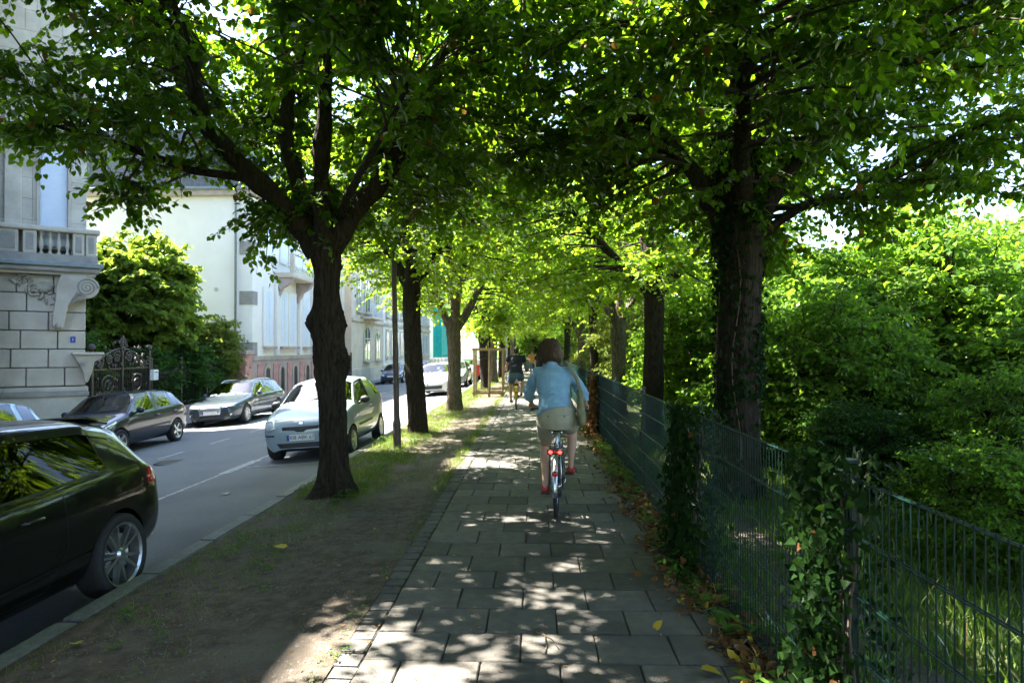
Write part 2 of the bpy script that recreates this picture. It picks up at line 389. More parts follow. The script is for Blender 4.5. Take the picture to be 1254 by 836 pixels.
# ---------------------------------------------------------------- leaves (numpy)
LEAF_HI = (np.array([(0, 0, 0), (1, 0, -.16), (-.06, .24, .05), (.18, .44, .09), (.6, .36, .02), (-.06, -.24, .05), (.18, -.44, .09), (.6, -.36, .02)]),
           [(0, 1, 4, 3, 2), (0, 5, 6, 7, 1)])
LEAF_LO = (np.array([(0, 0, 0), (.38, .42, .07), (1, 0, -.1), (.38, -.42, .07)]), [(0, 2, 1), (0, 3, 2)])
LEAF_LONG = (np.array([(0, 0, 0), (.3, .17, .03), (.65, .15, 0), (1, 0, -.12), (.65, -.15, 0), (.3, -.17, .03)]), [(0, 3, 2, 1), (0, 5, 4, 3)])
LEAF_IVY = (np.array([(0, 0, 0), (.1, .5, .05), (.45, .3, .04), (1, 0, -.1), (.45, -.3, .04), (.1, -.5, .05)]), [(0, 3, 2, 1), (0, 5, 4, 3)])
BLADE = (np.array([(0, .03, 0), (0, -.03, 0), (.55, -.022, .06), (.55, .022, .06), (1, 0, .3)]), [(0, 1, 2, 3), (3, 2, 4)])
def norm(a): return a / np.maximum(np.linalg.norm(a, axis=1, keepdims=True), 1e-9)
def leaves_mesh(name, P, A, N, L, tint, tpl):
    V, F = tpl
    A = norm(A); B = norm(np.cross(N, A)); N2 = np.cross(A, B); n = len(P)
    W = P[:, None, :] + L[:, None, None] * (V[None, :, 0, None] * A[:, None, :] + V[None, :, 1, None] * B[:, None, :] + V[None, :, 2, None] * N2[:, None, :])
    nv = len(V); me = bpy.data.meshes.new(name)
    me.vertices.add(n * nv); me.vertices.foreach_set('co', W.reshape(-1).astype(np.float32))
    tot = sum(len(f) for f in F); base = np.concatenate([np.array(f) for f in F])
    idx = (base[None, :] + (np.arange(n) * nv)[:, None]).reshape(-1)
    me.loops.add(n * tot); me.loops.foreach_set('vertex_index', idx.astype(np.int32))
    st = np.cumsum([0] + [len(f) for f in F])[:-1]
    starts = (st[None, :] + (np.arange(n) * tot)[:, None]).reshape(-1)
    me.polygons.add(n * len(F)); me.polygons.foreach_set('loop_start', starts.astype(np.int32))
    me.update(calc_edges=True)
    a = me.attributes.new('tint', 'FLOAT', 'FACE'); a.data.foreach_set('value', np.repeat(tint, len(F)).astype(np.float32))
    me.validate()
    return me
def gz(x):
    """height of the ground across the street section"""
    return float(np.interp(x, [-60, -13.2, -13, -11.72, -11.7, -3.36, -3.34, -3.17, -1.2, 1.3, 1.6, 3.2, 8, 14, 40],
                           [-.9, -.76, -.74, -.72, -.86, -.25, -.10, -.10, 0, 0, -.03, -.12, -.7, -1.1, -1.2]))
# ================================================================== GROUND
rng = np.random.default_rng(5)
def strip(name, xs, ys, zf, mat):
    vs = []; fs = []
    for y in ys:
        for x in xs: vs.append((x, y, zf(x, y)))
    n = len(xs)
    for j in range(len(ys) - 1):
        for i in range(n - 1): fs.append((j * n + i, j * n + i + 1, (j + 1) * n + i + 1, (j + 1) * n + i))
    m = MB(); m.add(vs, fs)
    return tag(m.build(name, mat, None, True), kind='structure')
strip('ground', [-900, -60, -13.2, -11.9, -11.69, -3.37, -3.2, -1.2, 1.3, 1.6, 3.2, 8, 14, 40, 900], [-60, 0, 60, 200, 1500], lambda x, y: gz(max(-60, min(40, x))) - 0.06, 'lawn')
def bumpy(x, y, a=0.012):
    return a * noise.noise((x * 2.1, y * 2.1, 3)) + a * 0.6 * noise.noise((x * 6, y * 6, 9))
ysv = list(np.arange(-3, 16, 0.12)) + list(np.arange(16, 40, 0.4)) + list(np.arange(40, 140, 5))
strip('verge', list(np.linspace(-3.175, -1.155, 18)), ysv, lambda x, y: gz(x) - 0.008 + bumpy(x, y) * min(1, (x + 3.175) * 4, (-1.155 - x) * 6 + .2), 'dirt')
strip('road', list(np.linspace(-11.71, -3.345, 9)), [-20, 0, 10, 20, 40, 80, 140], lambda x, y: gz(x if -11.69 < x < -3.37 else (-3.37 if x > -5 else -11.69)), 'asphalt')
strip('pavement', [-13.6, -12.4, -11.85], [-20, 0, 20, 40, 80, 140], lambda x, y: -0.72, 'pavement')
path = strip('path', [-1.17, 0, 1.5], [-3, 20, 60, 140], lambda x, y: -0.02, 'joint')
soil_edge = lambda y: 1.16 + 0.09 * noise.noise((0, y * 1.3, 4)) + 0.04 * noise.noise((1, y * 5, 4))
vs = []; fs = []; ny = 0
for y in np.arange(-2, 40, 0.15):
    e = soil_edge(y)
    for x, z in ((e, -0.006), (e + .05, .007), (1.30, .012), (1.62, -.02), (2.3, -.05)): vs.append((x, y, z + (0.006 * noise.noise((x * 9, y * 9, 0)) if x > e else 0)))
    ny += 1
for j in range(ny - 1):
    for i in range(4): fs.append((j * 5 + i, j * 5 + i + 1, j * 5 + 6 + i, j * 5 + 5 + i))
tag(MB().add(vs, fs).build('soil_strip', 'soil', None, True), kind='structure')

# paving slabs, each its own piece as far as they can be told apart
def slab_mesh(wd, dp):
    m = MB(); m.box(-wd / 2, wd / 2, -dp / 2, dp / 2, -0.03, 0); return m.mesh('slab', 0.006)
SW, SD, X0 = 0.457, 0.40, -1.0
full = slab_mesh(SW - .009, SD - .009); half = slab_mesh(SW / 2 - .009, SD - .009)
for me in (full, half): me.materials.append(MATS['slab'])
far = MB(); count = 0; row = 0; y = 2.35
while y < 118:
    y2 = y + SD / 2; x = X0; first = row % 2
    cells = ([SW / 2] if first else []) + [SW] * 5
    for wd in cells:
        if x + wd > 1.52: wd = 1.45 - x
        if wd < 0.1: break
        isf = wd > 0.4
        if count < 298:
            o = bpy.data.objects.new('slab', full if isf else half); C.objects.link(o); o.parent = path
            o.location = (x + (SW if isf else SW / 2) / 2, y2, rng.normal(0, 0.002)); o.rotation_euler = (rng.normal(0, .005), rng.normal(0, .005), rng.normal(0, .006)); count += 1
        else: far.box(x + .004, x + wd - .004, y + .004, y + SD - .004, -0.03, rng.normal(0, .001))
        x += wd
    y += SD; row += 1
tag(far.build('far_slabs', 'slab', path), kind='stuff')
# small setts edging the slabs
setts = []
for k in range(4):
    m = MB(); m.box(-.076, .076, -.068 - .006 * k, .068 + .006 * k, -0.04, 0); setts.append(m.mesh('sett', 0.007, 2)); setts[-1].materials.append(MATS['sett'])
y = 2.3; count = 0; fars = MB()
while y < 80:
    k = int(rng.integers(0, 4)); l = .142 + .012 * k
    if count < 150:
        o = bpy.data.objects.new('sett', setts[k]); C.objects.link(o); o.parent = path
        o.location = (-1.082 + rng.normal(0, .006), y + l / 2, rng.normal(-0.006, .003)); o.rotation_euler = (rng.normal(0, .015), rng.normal(0, .015), rng.normal(0, .03)); count += 1
    else: fars.box(-1.15, -1.01, y + .006, y + l - .006, -.04, rng.normal(0, .003))
    y += l
tag(fars.build('far_setts', 'sett', path), kind='stuff')
# kerb stones
kb = MB(); kb.box(-3.34, -3.18, -8, 120, -0.45, -0.135)
kerb = tag(kb.build('kerb', 'joint'), kind='structure')
kms = []
for k in range(3):
    m = MB(); m.box(-.085, .085, -.497 + .01 * k, .49, -0.32, 0); kms.append(m.mesh('kerb_stone', 0.014, 2)); kms[-1].materials.append(MATS['kerb'])
for i in range(62):
    o = bpy.data.objects.new('kerb_stone', kms[i % 3]); C.objects.link(o); o.parent = kerb
    o.location = (-3.26 + rng.normal(0, .004), 0.2 + i, -0.098 + rng.normal(0, .004)); o.rotation_euler = (rng.normal(0, .004), rng.normal(0, .012), rng.normal(0, .004))
kb = MB(); kb.box(-11.84, -11.7, -8, 120, -1.0, -0.76)
kerb2 = tag(kb.build('far_kerb', 'joint'), kind='structure')
for i in range(40):
    o = bpy.data.objects.new('kerb_stone', kms[i % 3]); C.objects.link(o); o.parent = kerb2; o.location = (-11.775, 10.2 + i, -0.715)
# an old stone band across the verge
bd = MB(); bd.box(-2.05, -1.2, 7.43, 7.48, -.1, -.02)
tag(bd.build('stone_edging', 'sett', None, bevel=.01), 'thin grey stone edging set across the dirt verge beside the slabs', 'edging')
# road markings lie a few millimetres above the asphalt
def road_mark(name, quads, label):
    m = MB()
    for (x0, x1, y0, y1) in quads:
        n = max(1, int((y1 - y0) / 2)); ys = np.linspace(y0, y1, n + 1)
        for a, b in zip(ys[:-1], ys[1:]): m.add([(x0, a, gz(x0) + .006), (x1, a, gz(x1) + .006), (x1, b, gz(x1) + .006), (x0, b, gz(x0) + .006)], [(0, 1, 2, 3)])
    return tag(m.build(name, 'paint_white'), kind='structure')
road_mark('parking_line', [(-5.545, -5.475, 5.0, 11.9), (-5.60, -5.40, 11.9, 13.4), (-5.545, -5.475, 13.4, 45)], '')
road_mark('parking_tick', [(-5.36, -3.6, 12.45, 12.55), (-5.36, -3.6, 18.2, 18.3), (-5.36, -3.6, 24.2, 24.3)], '')
road_mark('lane_line', [(-8.25, -8.15, y, y + 1.1) for y in np.arange(5, 60, 2.4)], '')
mh = thing('manhole_cover', 'dark iron manhole cover in the shaded road surface', 'manhole cover', (-7.5, 13.9, gz(-7.5) + .003))
MB().lathe([(0, .004), (.27, .004), (.275, 0), (.275, -.01)], 28).build('lid', 'iron', mh); MB().lathe([(.285, -.01), (.285, .005), (.34, .005), (.345, -.01)], 28).build('rim', 'iron', mh)

# grass, weeds, litter ------------------------------------------------
def blades(name, pts, h, mat, lean=0.35, rs=1, parent=None):
    r = np.random.default_rng(rs); n = len(pts)
    A = np.stack([r.normal(0, lean, n), r.normal(0, lean, n), np.ones(n)], 1); N = r.normal(0, 1, (n, 3)); N[:, 2] *= .1
    me = leaves_mesh(name, pts, A, N, h, r.random(n), BLADE)
    return link(name, me, mat, parent)
def noisy(x, y, s, o=0): return noise.noise((x * s, y * s, o)) * .5 + .5
pts = []; hs = []
r = np.random.default_rng(11)
while len(pts) < 62000:
    yy = 3.2 + (r.random() ** 1.7) * 50; xx = -3.15 + r.random() * 1.98
    u = (xx + 3.15) / 1.98                                   # 0 kerb .. 1 slabs
    dens = 0.0
    if yy > 8.6: dens = np.interp(u, [0, .05, .45, .6, .88, .93, 1], [.35, 1, 1, .12, .02, .6, .8])
    elif yy > 5.6: dens = np.interp(u, [0, .1, .4, .6, .9, .95, 1], [.4, .9, .8, .08, .0, .15, .3])
    else: dens = np.interp(u, [0, .1, .35, .6, .93, .97, 1], [.1, .3, .25, .02, .0, .1, .2])
    k = noisy(xx, yy, 1.7) * .6 + noisy(xx, yy, 5.5, 4) * .4
    if r.random() < dens * np.clip((k - .36) * 7, 0, 1) * (1 if yy > 8.6 else .6):
        pts.append((xx, yy, gz(xx) - .02)); hs.append(r.uniform(.035, .12) * (1.1 if yy > 8.6 else .75))
tag(blades('verge_grass', np.array(pts), np.array(hs), 'grass', .6, 3), 'patchy green grass and weeds growing on the dirt verge', 'grass', kind='stuff')
pts = []; hs = []
for i in range(42000):
    xx = 1.45 + r.random() ** 1.4 * 5; yy = 0.8 + r.random() * 15
    k = noisy(xx, yy, 1.1, 7)
    if k > .36: pts.append((xx, yy, gz(xx) - .05)); hs.append(r.uniform(.08, .26) * (0.6 + .8 * k))
tag(blades('bank_grass', np.array(pts), np.array(hs), 'bank_grass', .35, 4), 'tall uncut grass on the bank behind the mesh fence', 'grass', kind='stuff')
def scatter_flat(name, P, L, mat, tpl, tilt=.25, rs=2, parent=None):
    r = np.random.default_rng(rs); n = len(P); a = r.random(n) * 6.283
    A = np.stack([np.cos(a), np.sin(a), r.normal(0, tilt, n)], 1); N = np.stack([r.normal(0, tilt, n), r.normal(0, tilt, n), np.ones(n)], 1)
    return link(name, leaves_mesh(name, P, A, N, L, r.random(n), tpl), mat, parent)
P = []
while len(P) < 4600:
    yy = 2.4 + r.random() ** 1.3 * 15; xx = 1.30 + r.normal(0, .13) - .05
    if xx < .75 or noisy(xx, yy, 1.6, 2) < .34: continue
    P.append((xx, yy, .012 + r.random() * .035 * (1 if xx > 1.15 else .3)))
P = np.array(P)
tag(scatter_flat('leaf_litter', P, r.uniform(.03, .075, len(P)), 'litter', LEAF_HI, .7), 'drift of dry brown leaves along the foot of the mesh fence', 'fallen leaves', kind='stuff')
# grit and pebbles on the bare verge, crumbs in the slab joints
P = []
while len(P) < 15000:
    yy = 3.0 + r.random() ** 1.6 * 14; xx = -3.1 + r.random() * 1.9
    if noisy(xx, yy, 2.5, 12) > .42: P.append((xx, yy, gz(xx) + bumpy(xx, yy) - .008))
n = len(P); STONE = (np.array([(-.5, 0, 0), (0, -.4, 0), (.5, 0, .05), (0, .45, 0), (.05, 0, .42)]), [(0, 1, 4), (1, 2, 4), (2, 3, 4), (3, 0, 4)])
a = r.random(n) * 6.283; A = np.stack([np.cos(a), np.sin(a), r.normal(0, .2, n)], 1); N = np.stack([r.normal(0, .2, n), r.normal(0, .2, n), np.ones(n)], 1)
pm('grit', (0.07, 0.06, 0.05), (0.19, 0.17, 0.15), scale=40, rough=.9)
tag(link('verge_grit', leaves_mesh('verge_grit', np.array(P), A, N, r.gamma(2.0, .0042, n) + .004, r.random(n), STONE), 'grit'), 'fine grit and small stones strewn over the bare verge', 'grit', kind='stuff')
P = []
for k in range(1300):
    xx = r.uniform(-3.0, 1.2); yy = 2.5 + r.random() ** 1.4 * 14; P.append((xx, yy, .004 if xx > -1.16 else gz(xx) + .006))
tag(scatter_flat('path_litter', np.array(P), r.uniform(.015, .045, len(P)), 'litter', LEAF_LONG, .15, 19), 'tiny dry leaf bits scattered over the slabs and the verge', 'leaf bits', kind='stuff')
# leafy weeds at the fence foot and in the verge
def weed_patch(name, spots, mat, label, rs):
    r = np.random.default_rng(rs); P = []; A = []; N = []; L = []
    for (x, y, z, h, n) in spots:
        for i in range(n):
            a = r.random() * 6.283; t = r.random(); rad = h * .45 * r.random()
            P.append((x + math.cos(a) * rad * .6, y + math.sin(a) * rad * .6, z + h * t * .8)); A.append((math.cos(a), math.sin(a), .7 - 1.1 * t)); N.append((-math.cos(a) * .5, -math.sin(a) * .5, 1)); L.append(h * r.uniform(.28, .5))
    me = leaves_mesh(name, np.array(P), np.array(A), np.array(N), np.array(L), r.random(len(P)), LEAF_LONG)
    return tag(link(name, me, mat), label, 'weeds', kind='stuff')
sp = [(1.22 + r.normal(0, .1), yy, 0, r.uniform(.08, .26), 16) for yy in np.concatenate([r.uniform(2.6, 6, 26), r.uniform(6, 13, 38), r.uniform(8.5, 12.5, 30)])]
weed_patch('fence_weeds', sp, 'weed', 'low green weeds sprouting along the foot of the mesh fence', 5)
sp = [(-2.9 + abs(r.normal(0, .45)), yy, -.09, r.uniform(.05, .13), 14) for yy in r.uniform(4.0, 9.5, 46)] + [(-1.19 + r.normal(0, .03), yy, -.01, r.uniform(.03, .08), 9) for yy in r.uniform(3, 16, 90)] + [(X0 + SW * r.integers(0, 5) + (SW / 2 if k % 2 else 0), 2.35 + SD * r.integers(2, 26), -.012, r.uniform(.015, .035), 7) for k in range(70)]
sp += [(-2.6 + r.normal(0, .35), yy, -.08, r.uniform(.08, .2), 16) for yy in r.uniform(8.2, 14, 60)]
weed_patch('verge_weeds', sp, 'weed', 'small leafy weeds dotted over the dirt verge', 6)
# single fallen leaves and twigs one can pick out
for (px, py, mat, L, lab) in ((-2.31, 6.25, 'litter_yellow', .13, 'yellow fallen leaf lying on the dirt near the thick tree'), (.93, 3.86, 'litter_yellow', .11, 'yellow green fallen leaf at the right end of the front slabs'),
                              (-2.9, 4.25, 'litter_yellow', .09, 'small orange leaf on the dirt beside the kerb'), (-4.35, 7.6, 'litter_pale', .13, 'pale fallen leaf lying on the asphalt near the kerb'), (-4.55, 9.9, 'litter_pale', .12, 'small tan leaf on the asphalt beside the parking line')):
    if mat not in MATS: leafmat(mat, (.42, .30, .03) if 'yellow' in mat else (.38, .32, .24), (.5, .4, .06) if 'yellow' in mat else (.45, .4, .3), (.4, .3, .05), tw=.2)
    tag(scatter_flat('fallen_leaf', np.array([(px, py, gz(px) + .022)]), np.array([L]), mat, LEAF_HI, .2, int(L * 1000)), lab, 'leaf')
def twig(pts, lab): tag(MB().tube(pts, .0035, 5).build('fallen_twig', 'vine', None, True), lab, 'twig')
twig([(.02, 4.42, .006), (.06, 4.3, .012), (.07, 4.15, .008), (.06, 4.05, .006)], 'thin curved dry twig lying on the middle of the slabs')
twig([(-.02, 4.42, .006), (.0, 4.36, .01), (.10, 4.26, .008), (.14, 4.12, .006)], 'second thin bent stalk lying beside the dry twig on the slabs')
twig([(-1.72, 4.75, -.02), (-1.86, 4.6, -.015), (-1.9, 4.42, -.02), (-2.08, 4.3, -.03)], 'long thin twig bent on the bare dirt verge')
twig([(-2.0, 4.1, -.03), (-2.12, 3.95, -.02), (-2.3, 3.9, -.035)], 'short dark stick lying on the dirt verge near the kerb')

# ================================================================== FENCE
FX, FP, FH = 1.33, 2.81, 1.27
fence = thing('mesh_fence', 'green double-wire mesh fence with posts along the right side of the path', 'fence', (FX, 0, 0))
rod = MB(); rod.tube([(0, 0, .03), (0, 0, FH)], .0031, 6, False); rod = rod.mesh('vertical_rod'); rod.materials.append(MATS['fence_green'])
hz = [.06, .30, .54, .78, 1.02, FH - .012]
hrod = MB()
hrod.tube([(0, .03, 0), (0, FP - .03, 0)], .0036, 6, True); hrod = hrod.mesh('horizontal_rod'); hrod.materials.append(MATS['fence_green'])
pan = MB()
for k in range(56): pan.tube([(0, .03 + k * .05, .03), (0, .03 + k * .05, FH)], .003, 5, False)
for z in hz:
    for s in (-1, 1): pan.tube([(s * .0075, .03, z), (s * .0075, FP - .03, z)], .0036, 5, False)
pan = pan.mesh('wire_mesh'); pan.materials.append(MATS['fence_green'])
post = MB(); post.box(.012, .052, -.03, .03, -.15, FH + .04); post.box(.006, .058, -.036, .036, FH + .04, FH + .055); post = post.mesh('post', .003); post.materials.append(MATS['fence_dark'])
clamp = MB()
clamp.box(-.014, .012, -.028, .028, -.02, .02)
clamp = clamp.mesh('clamp', .002); clamp.materials.append(MATS['fence_dark'])
for i in range(-1, 24):
    y0 = 3.0 + FP * i
    o = bpy.data.objects.new('post', post); C.objects.link(o); o.parent = fence; o.location = (0, y0, 0)
    if i < 9:
        for z in hz: q = bpy.data.objects.new('clamp', clamp); C.objects.link(q); q.parent = o; q.location = (0, 0, z)
    if i < 2:
        for k in range(56):
            o = bpy.data.objects.new('vertical_rod', rod); C.objects.link(o); o.parent = fence; o.location = (0, y0 + .03 + k * .05, 0)
        for z in hz:
            for s in (-1, 1):
                o = bpy.data.objects.new('horizontal_rod', hrod); C.objects.link(o); o.parent = fence; o.location = (s * .0075, y0, z)
    else:
        o = bpy.data.objects.new('wire_mesh', pan); C.objects.link(o); o.parent = fence; o.location = (0, y0, 0); o['kind'] = 'stuff'
# ================================================================== TREES
def trunk_mesh(prof, burls=(), seed=0, seg=30, ridge=.045, flare=None, cap=True):
    """prof: (z, cx, cy, r) rows; burls: (z, angle, half height, amount)"""
    z = np.array([p[0] for p in prof]); zz = np.arange(z[0], z[-1] + .001, .045)
    r = np.random.default_rng(seed); ph = r.random(12) * 6.28
    vs = []; th = np.arange(seg) * 2 * math.pi / seg
    for q in zz:
        cx, cy, rr = (np.interp(q, z, [p[i] for p in prof]) for i in (1, 2, 3))
        rad = rr * (1 + ridge * np.sin(9 * th + ph[0] + 1.1 * math.sin(q * 2 + ph[1])) + ridge * .7 * np.sin(14 * th + ph[2] + math.sin(q * 3.1)) + .05 * np.sin(2 * th + ph[3] + q) + .035 * np.sin(3 * th + ph[4] - q * 1.7))
        for (bz, ba, bh, am) in burls:
            d = np.arctan2(np.sin(th - ba), np.cos(th - ba))
            g = np.exp(-(d / .75) ** 2) * math.exp(-((q - bz) / bh) ** 2)
            rad = rad + am * g * (1 + .25 * np.sin(11 * th + q * 40) + .15 * np.sin(23 * th - q * 61))
        if flare:
            f = flare * math.exp(-(q - z[0]) / .16); rad = rad + f * (1 + .55 * np.sin(5 * th + ph[5]) + .3 * np.sin(3 * th + ph[6]))
        rad = rad + rr * .015 * r.normal(0, 1, seg)
        for k in range(seg): vs.append((cx + rad[k] * math.cos(th[k]), cy + rad[k] * math.sin(th[k]), q))
    fs = []; n = len(zz)
    for i in range(n - 1):
        for k in range(seg): fs.append((i * seg + k, i * seg + (k + 1) % seg, (i + 1) * seg + (k + 1) % seg, (i + 1) * seg + k))
    if cap: fs.append(tuple((n - 1) * seg + k for k in range(seg)))
    m = MB(); m.add(vs, fs); return m
def spline(pts, n):
    P = np.array(pts, float); t = np.concatenate([[0], np.cumsum(np.linalg.norm(np.diff(P[:, :3], axis=0), axis=1))]); t /= t[-1]
    T = np.linspace(0, 1, n)
    out = np.stack([np.interp(T, t, P[:, i]) for i in range(P.shape[1])], 1)
    for _ in range(2): out[1:-1] = (out[:-2] + 2 * out[1:-1] + out[2:]) / 4
    return out
def make_crown(seed, limbs, n_br, tw_per, lf_per, crown, L=(.055, .10), tpl=LEAF_HI, hole=.42, droop=.55, lowcut=None):
    """branches from the limbs to points spread through the crown, twigs along them, leaves along the twigs.
    crown: (cx, cy, cz, rx, ry, rz). Returns branch MB and leaf arrays."""
    r = np.random.default_rng(seed); bm_ = MB(); cx, cy, cz, rx, ry, rz = crown
    nodes = np.concatenate([l[max(1, len(l) // 4):] for l in limbs]); tips = []; tries = 0
    P0 = []; D0 = []; LEN = []
    while len(tips) < n_br and tries < n_br * 20:
        tries += 1
        d = r.normal(0, 1, 3); d /= np.linalg.norm(d); q = r.random() ** .26
        p = np.array([cx + rx * d[0] * q, cy + ry * d[1] * q, cz + rz * d[2] * q])
        if lowcut is not None and p[2] < lowcut(p[0], p[1]): continue
        if noise.noise((p[0] * .8 + seed, p[1] * .8, p[2] * .8)) * .5 + .5 < hole * .9: continue
        tips.append(p)
        dd = np.linalg.norm((nodes[:, :3] - p) * np.array([1, 1, 1.3]), axis=1) + np.where(nodes[:, 2] > p[2] + .6, 1.2, 0)
        a = nodes[np.argmin(dd + r.random(len(dd)) * 1.1)]
        s = a[:3]; v = p - s; ln = np.linalg.norm(v)
        mid = s + v * .5 + np.array([r.normal(0, .2 * ln), r.normal(0, .2 * ln), .16 * ln + r.normal(0, .08 * ln)])
        T = np.linspace(0, 1, 6)[:, None]; B = (1 - T) ** 2 * s + 2 * T * (1 - T) * mid + T ** 2 * p
        rr = min(a[3] * .5, .012 + .011 * ln); bm_.tube(B, list(np.linspace(rr, .004, 6)), 5, False)
        for k in range(tw_per):
            t = r.uniform(.35, 1) ** .8; b = (1 - t) ** 2 * s + 2 * t * (1 - t) * mid + t ** 2 * p
            az = r.random() * 6.283; e = r.normal(.05, .35)
            dv = np.array([math.cos(az), math.sin(az), e]) + .55 * v / max(ln, .1) * np.array([1, 1, .4]); dv /= np.linalg.norm(dv)
            P0.append(b); D0.append(dv); LEN.append(r.uniform(.28, .75))
    P0 = np.array(P0); D0 = np.array(D0); LEN = np.array(LEN); n = len(P0)
    for i in range(n):
        e = P0[i] + D0[i] * LEN[i] * .5; f = P0[i] + D0[i] * LEN[i] + np.array([0, 0, -droop * LEN[i] ** 2])
        bm_.tube([P0[i], e, f], [.0042, .0032, .0015], 3, False)
    # leaves
    T = (np.arange(lf_per)[None, :] + r.random((n, lf_per))) / lf_per * .95 + .06
    pos = P0[:, None, :] + D0[:, None, :] * (LEN[:, None] * T)[:, :, None]; pos[:, :, 2] -= droop * (LEN[:, None] * T) ** 2
    side = np.where(np.arange(lf_per) % 2 == 0, 1., -1.)[None, :, None]
    lat = np.cross(D0, np.array([0, 0, 1.]))[:, None, :] * side
    A = D0[:, None, :] * .55 + lat * .75 + r.normal(0, .32, pos.shape); A[:, :, 2] -= r.uniform(.1, 1.1, T.shape)
    N = r.normal(0, .42, pos.shape); N[:, :, 2] += 1.0
    pos = pos + lat * .03 + r.normal(0, .015, pos.shape)
    pos = pos.reshape(-1, 3); A = A.reshape(-1, 3); N = N.reshape(-1, 3); m = len(pos)
    # dry seed bracts hang straight down
    tint = r.random(m); dry = tint > .985; A[dry] = A[dry] * .3 + np.array([0, 0, -1.])
    size = r.uniform(L[0], L[1], m) * np.where(pos[:, 2] > 6.3, 1.3, 1.0)  # high leaves out of view are enlarged to deepen the shade below
    return bm_, leaves_mesh('crown', pos, A, N, size, tint, tpl)
def limb_mesh(pts, seed, seg=14):
    r = np.random.default_rng(seed); sp = spline(pts, max(8, int(len(pts) * 5)))
    rad = [float(q[3] * (1 + .10 * math.sin(i * 1.3 + seed) + .05 * r.normal())) for i, q in enumerate(sp)]
    pp = [(q[0] + r.normal(0, .01), q[1] + r.normal(0, .01), q[2]) for q in sp]
    return MB().tube(pp, rad, seg), sp
def build_tree(name, label, trunk, limbs, crownargs, mat, bark='bark', seg=44, burls=(), flare=.1, seed=1, group=None):
    t = thing(name, label, 'tree', (0, 0, 0), 0, group)
    to = trunk_mesh(trunk, burls, seed, seg, flare=flare).build('trunk', bark, t, True)
    sps = []
    for i, l in enumerate(limbs):
        m, sp = limb_mesh(l, seed + i); m.build('limb', bark, to, True); sps.append(sp)
    bm_, me = make_crown(seed, sps, **crownargs)
    bm_.build('branches', 'twig', t, True)['kind'] = 'stuff'
    link('crown', me, mat, t)['kind'] = 'stuff'
    return t
def place(t, x, y, rz=0, sc=(1, 1, 1)):
    t.location = (x, y, gz(x) - .02); t.rotation_euler = (0, 0, rz); t.scale = sc; return t

LG = 'lindens along the left verge'; RG = 'lindens behind the mesh fence'
# --- the knobbly tree in front of the silver car; x across, y along the street, base at 0
tl1 = build_tree('linden_tree', 'thick gnarled linden with burls standing in front of the small silver car',
    [(-.15, .0, 0, 0.187), (.1, 0, 0, 0.183), (.6, .0, 0, 0.166), (1.0, -.02, 0, 0.166), (1.5, -.06, 0, 0.172), (1.9, -.08, 0, 0.176), (2.1, -.09, 0, 0.187), (2.28, -.11, 0, 0.196), (2.45, -.10, 0, 0.179), (2.6, -.11, 0, 0.166), (2.85, -.10, 0, 0.160), (3.05, -.13, 0, 0.176), (3.3, -.15, 0, 0.224), (3.42, -.15, 0, 0.164)],
    [[(-.22, 0, 3.15, 0.156), (-.6, -.1, 3.70, 0.139), (-1.05, -.2, 4.15, 0.123), (-1.5, -.3, 4.60, 0.115), (-1.72, -.3, 5.10, 0.098), (-1.8, -.2, 5.80, 0.066), (-2.3, -.2, 6.60, 0.041)],
     [(-.2, .1, 3.20, 0.131), (-.5, .2, 3.90, 0.107), (-.78, .3, 4.70, 0.098), (-.75, .4, 5.40, 0.082), (-.5, .5, 6.40, 0.049), (-.6, .6, 7.20, 0.033)],
     [(-.12, -.05, 3.30, 0.139), (-.12, -.2, 4.00, 0.115), (-.05, -.3, 4.80, 0.098), (.05, -.5, 5.80, 0.074), (-.1, -.8, 7.00, 0.041)],
     [(-.05, 0, 3.15, 0.139), (.25, .0, 3.65, 0.115), (.75, 0, 4.20, 0.107), (1.0, .05, 4.80, 0.098), (1.3, .1, 5.50, 0.082), (1.7, .2, 6.40, 0.049), (2.0, .2, 7.20, 0.033)],
     [(-.1, .12, 3.20, 0.107), (.1, .7, 3.90, 0.082), (.3, 1.3, 4.60, 0.066), (.5, 1.7, 5.60, 0.041)],
     [(-.9, -.15, 4.05, 0.057), (-1.7, -.5, 4.10, 0.045), (-2.4, -.9, 4.35, 0.033), (-3.1, -1.1, 4.50, 0.021)],
     [(.1, -.1, 3.60, 0.057), (.5, -.8, 3.90, 0.045), (1.0, -1.6, 4.20, 0.033), (1.4, -2.2, 4.50, 0.021)]],
    dict(n_br=385, tw_per=10, lf_per=17, crown=(-.35, 0, 5.75, 4.1, 3.9, 2.75), hole=.50, lowcut=lambda x, y: 2.95 + .5 * max(0, 1.4 - abs(x)) + (1.1 if y < -.2 and -1.6 < x < 1.4 else 0)), 'linden', burls=((2.22, 2.9, .15, .085), (2.22, -.2, .13, .055), (1.72, -.25, .19, .10), (1.8, 3.1, .2, .03), (2.0, -1.5, .1, .04), (3.0, .3, .12, .04), (1.5, 2.6, .15, .03)), flare=.34, seed=21)
place(tl1, -2.6, 8.78)
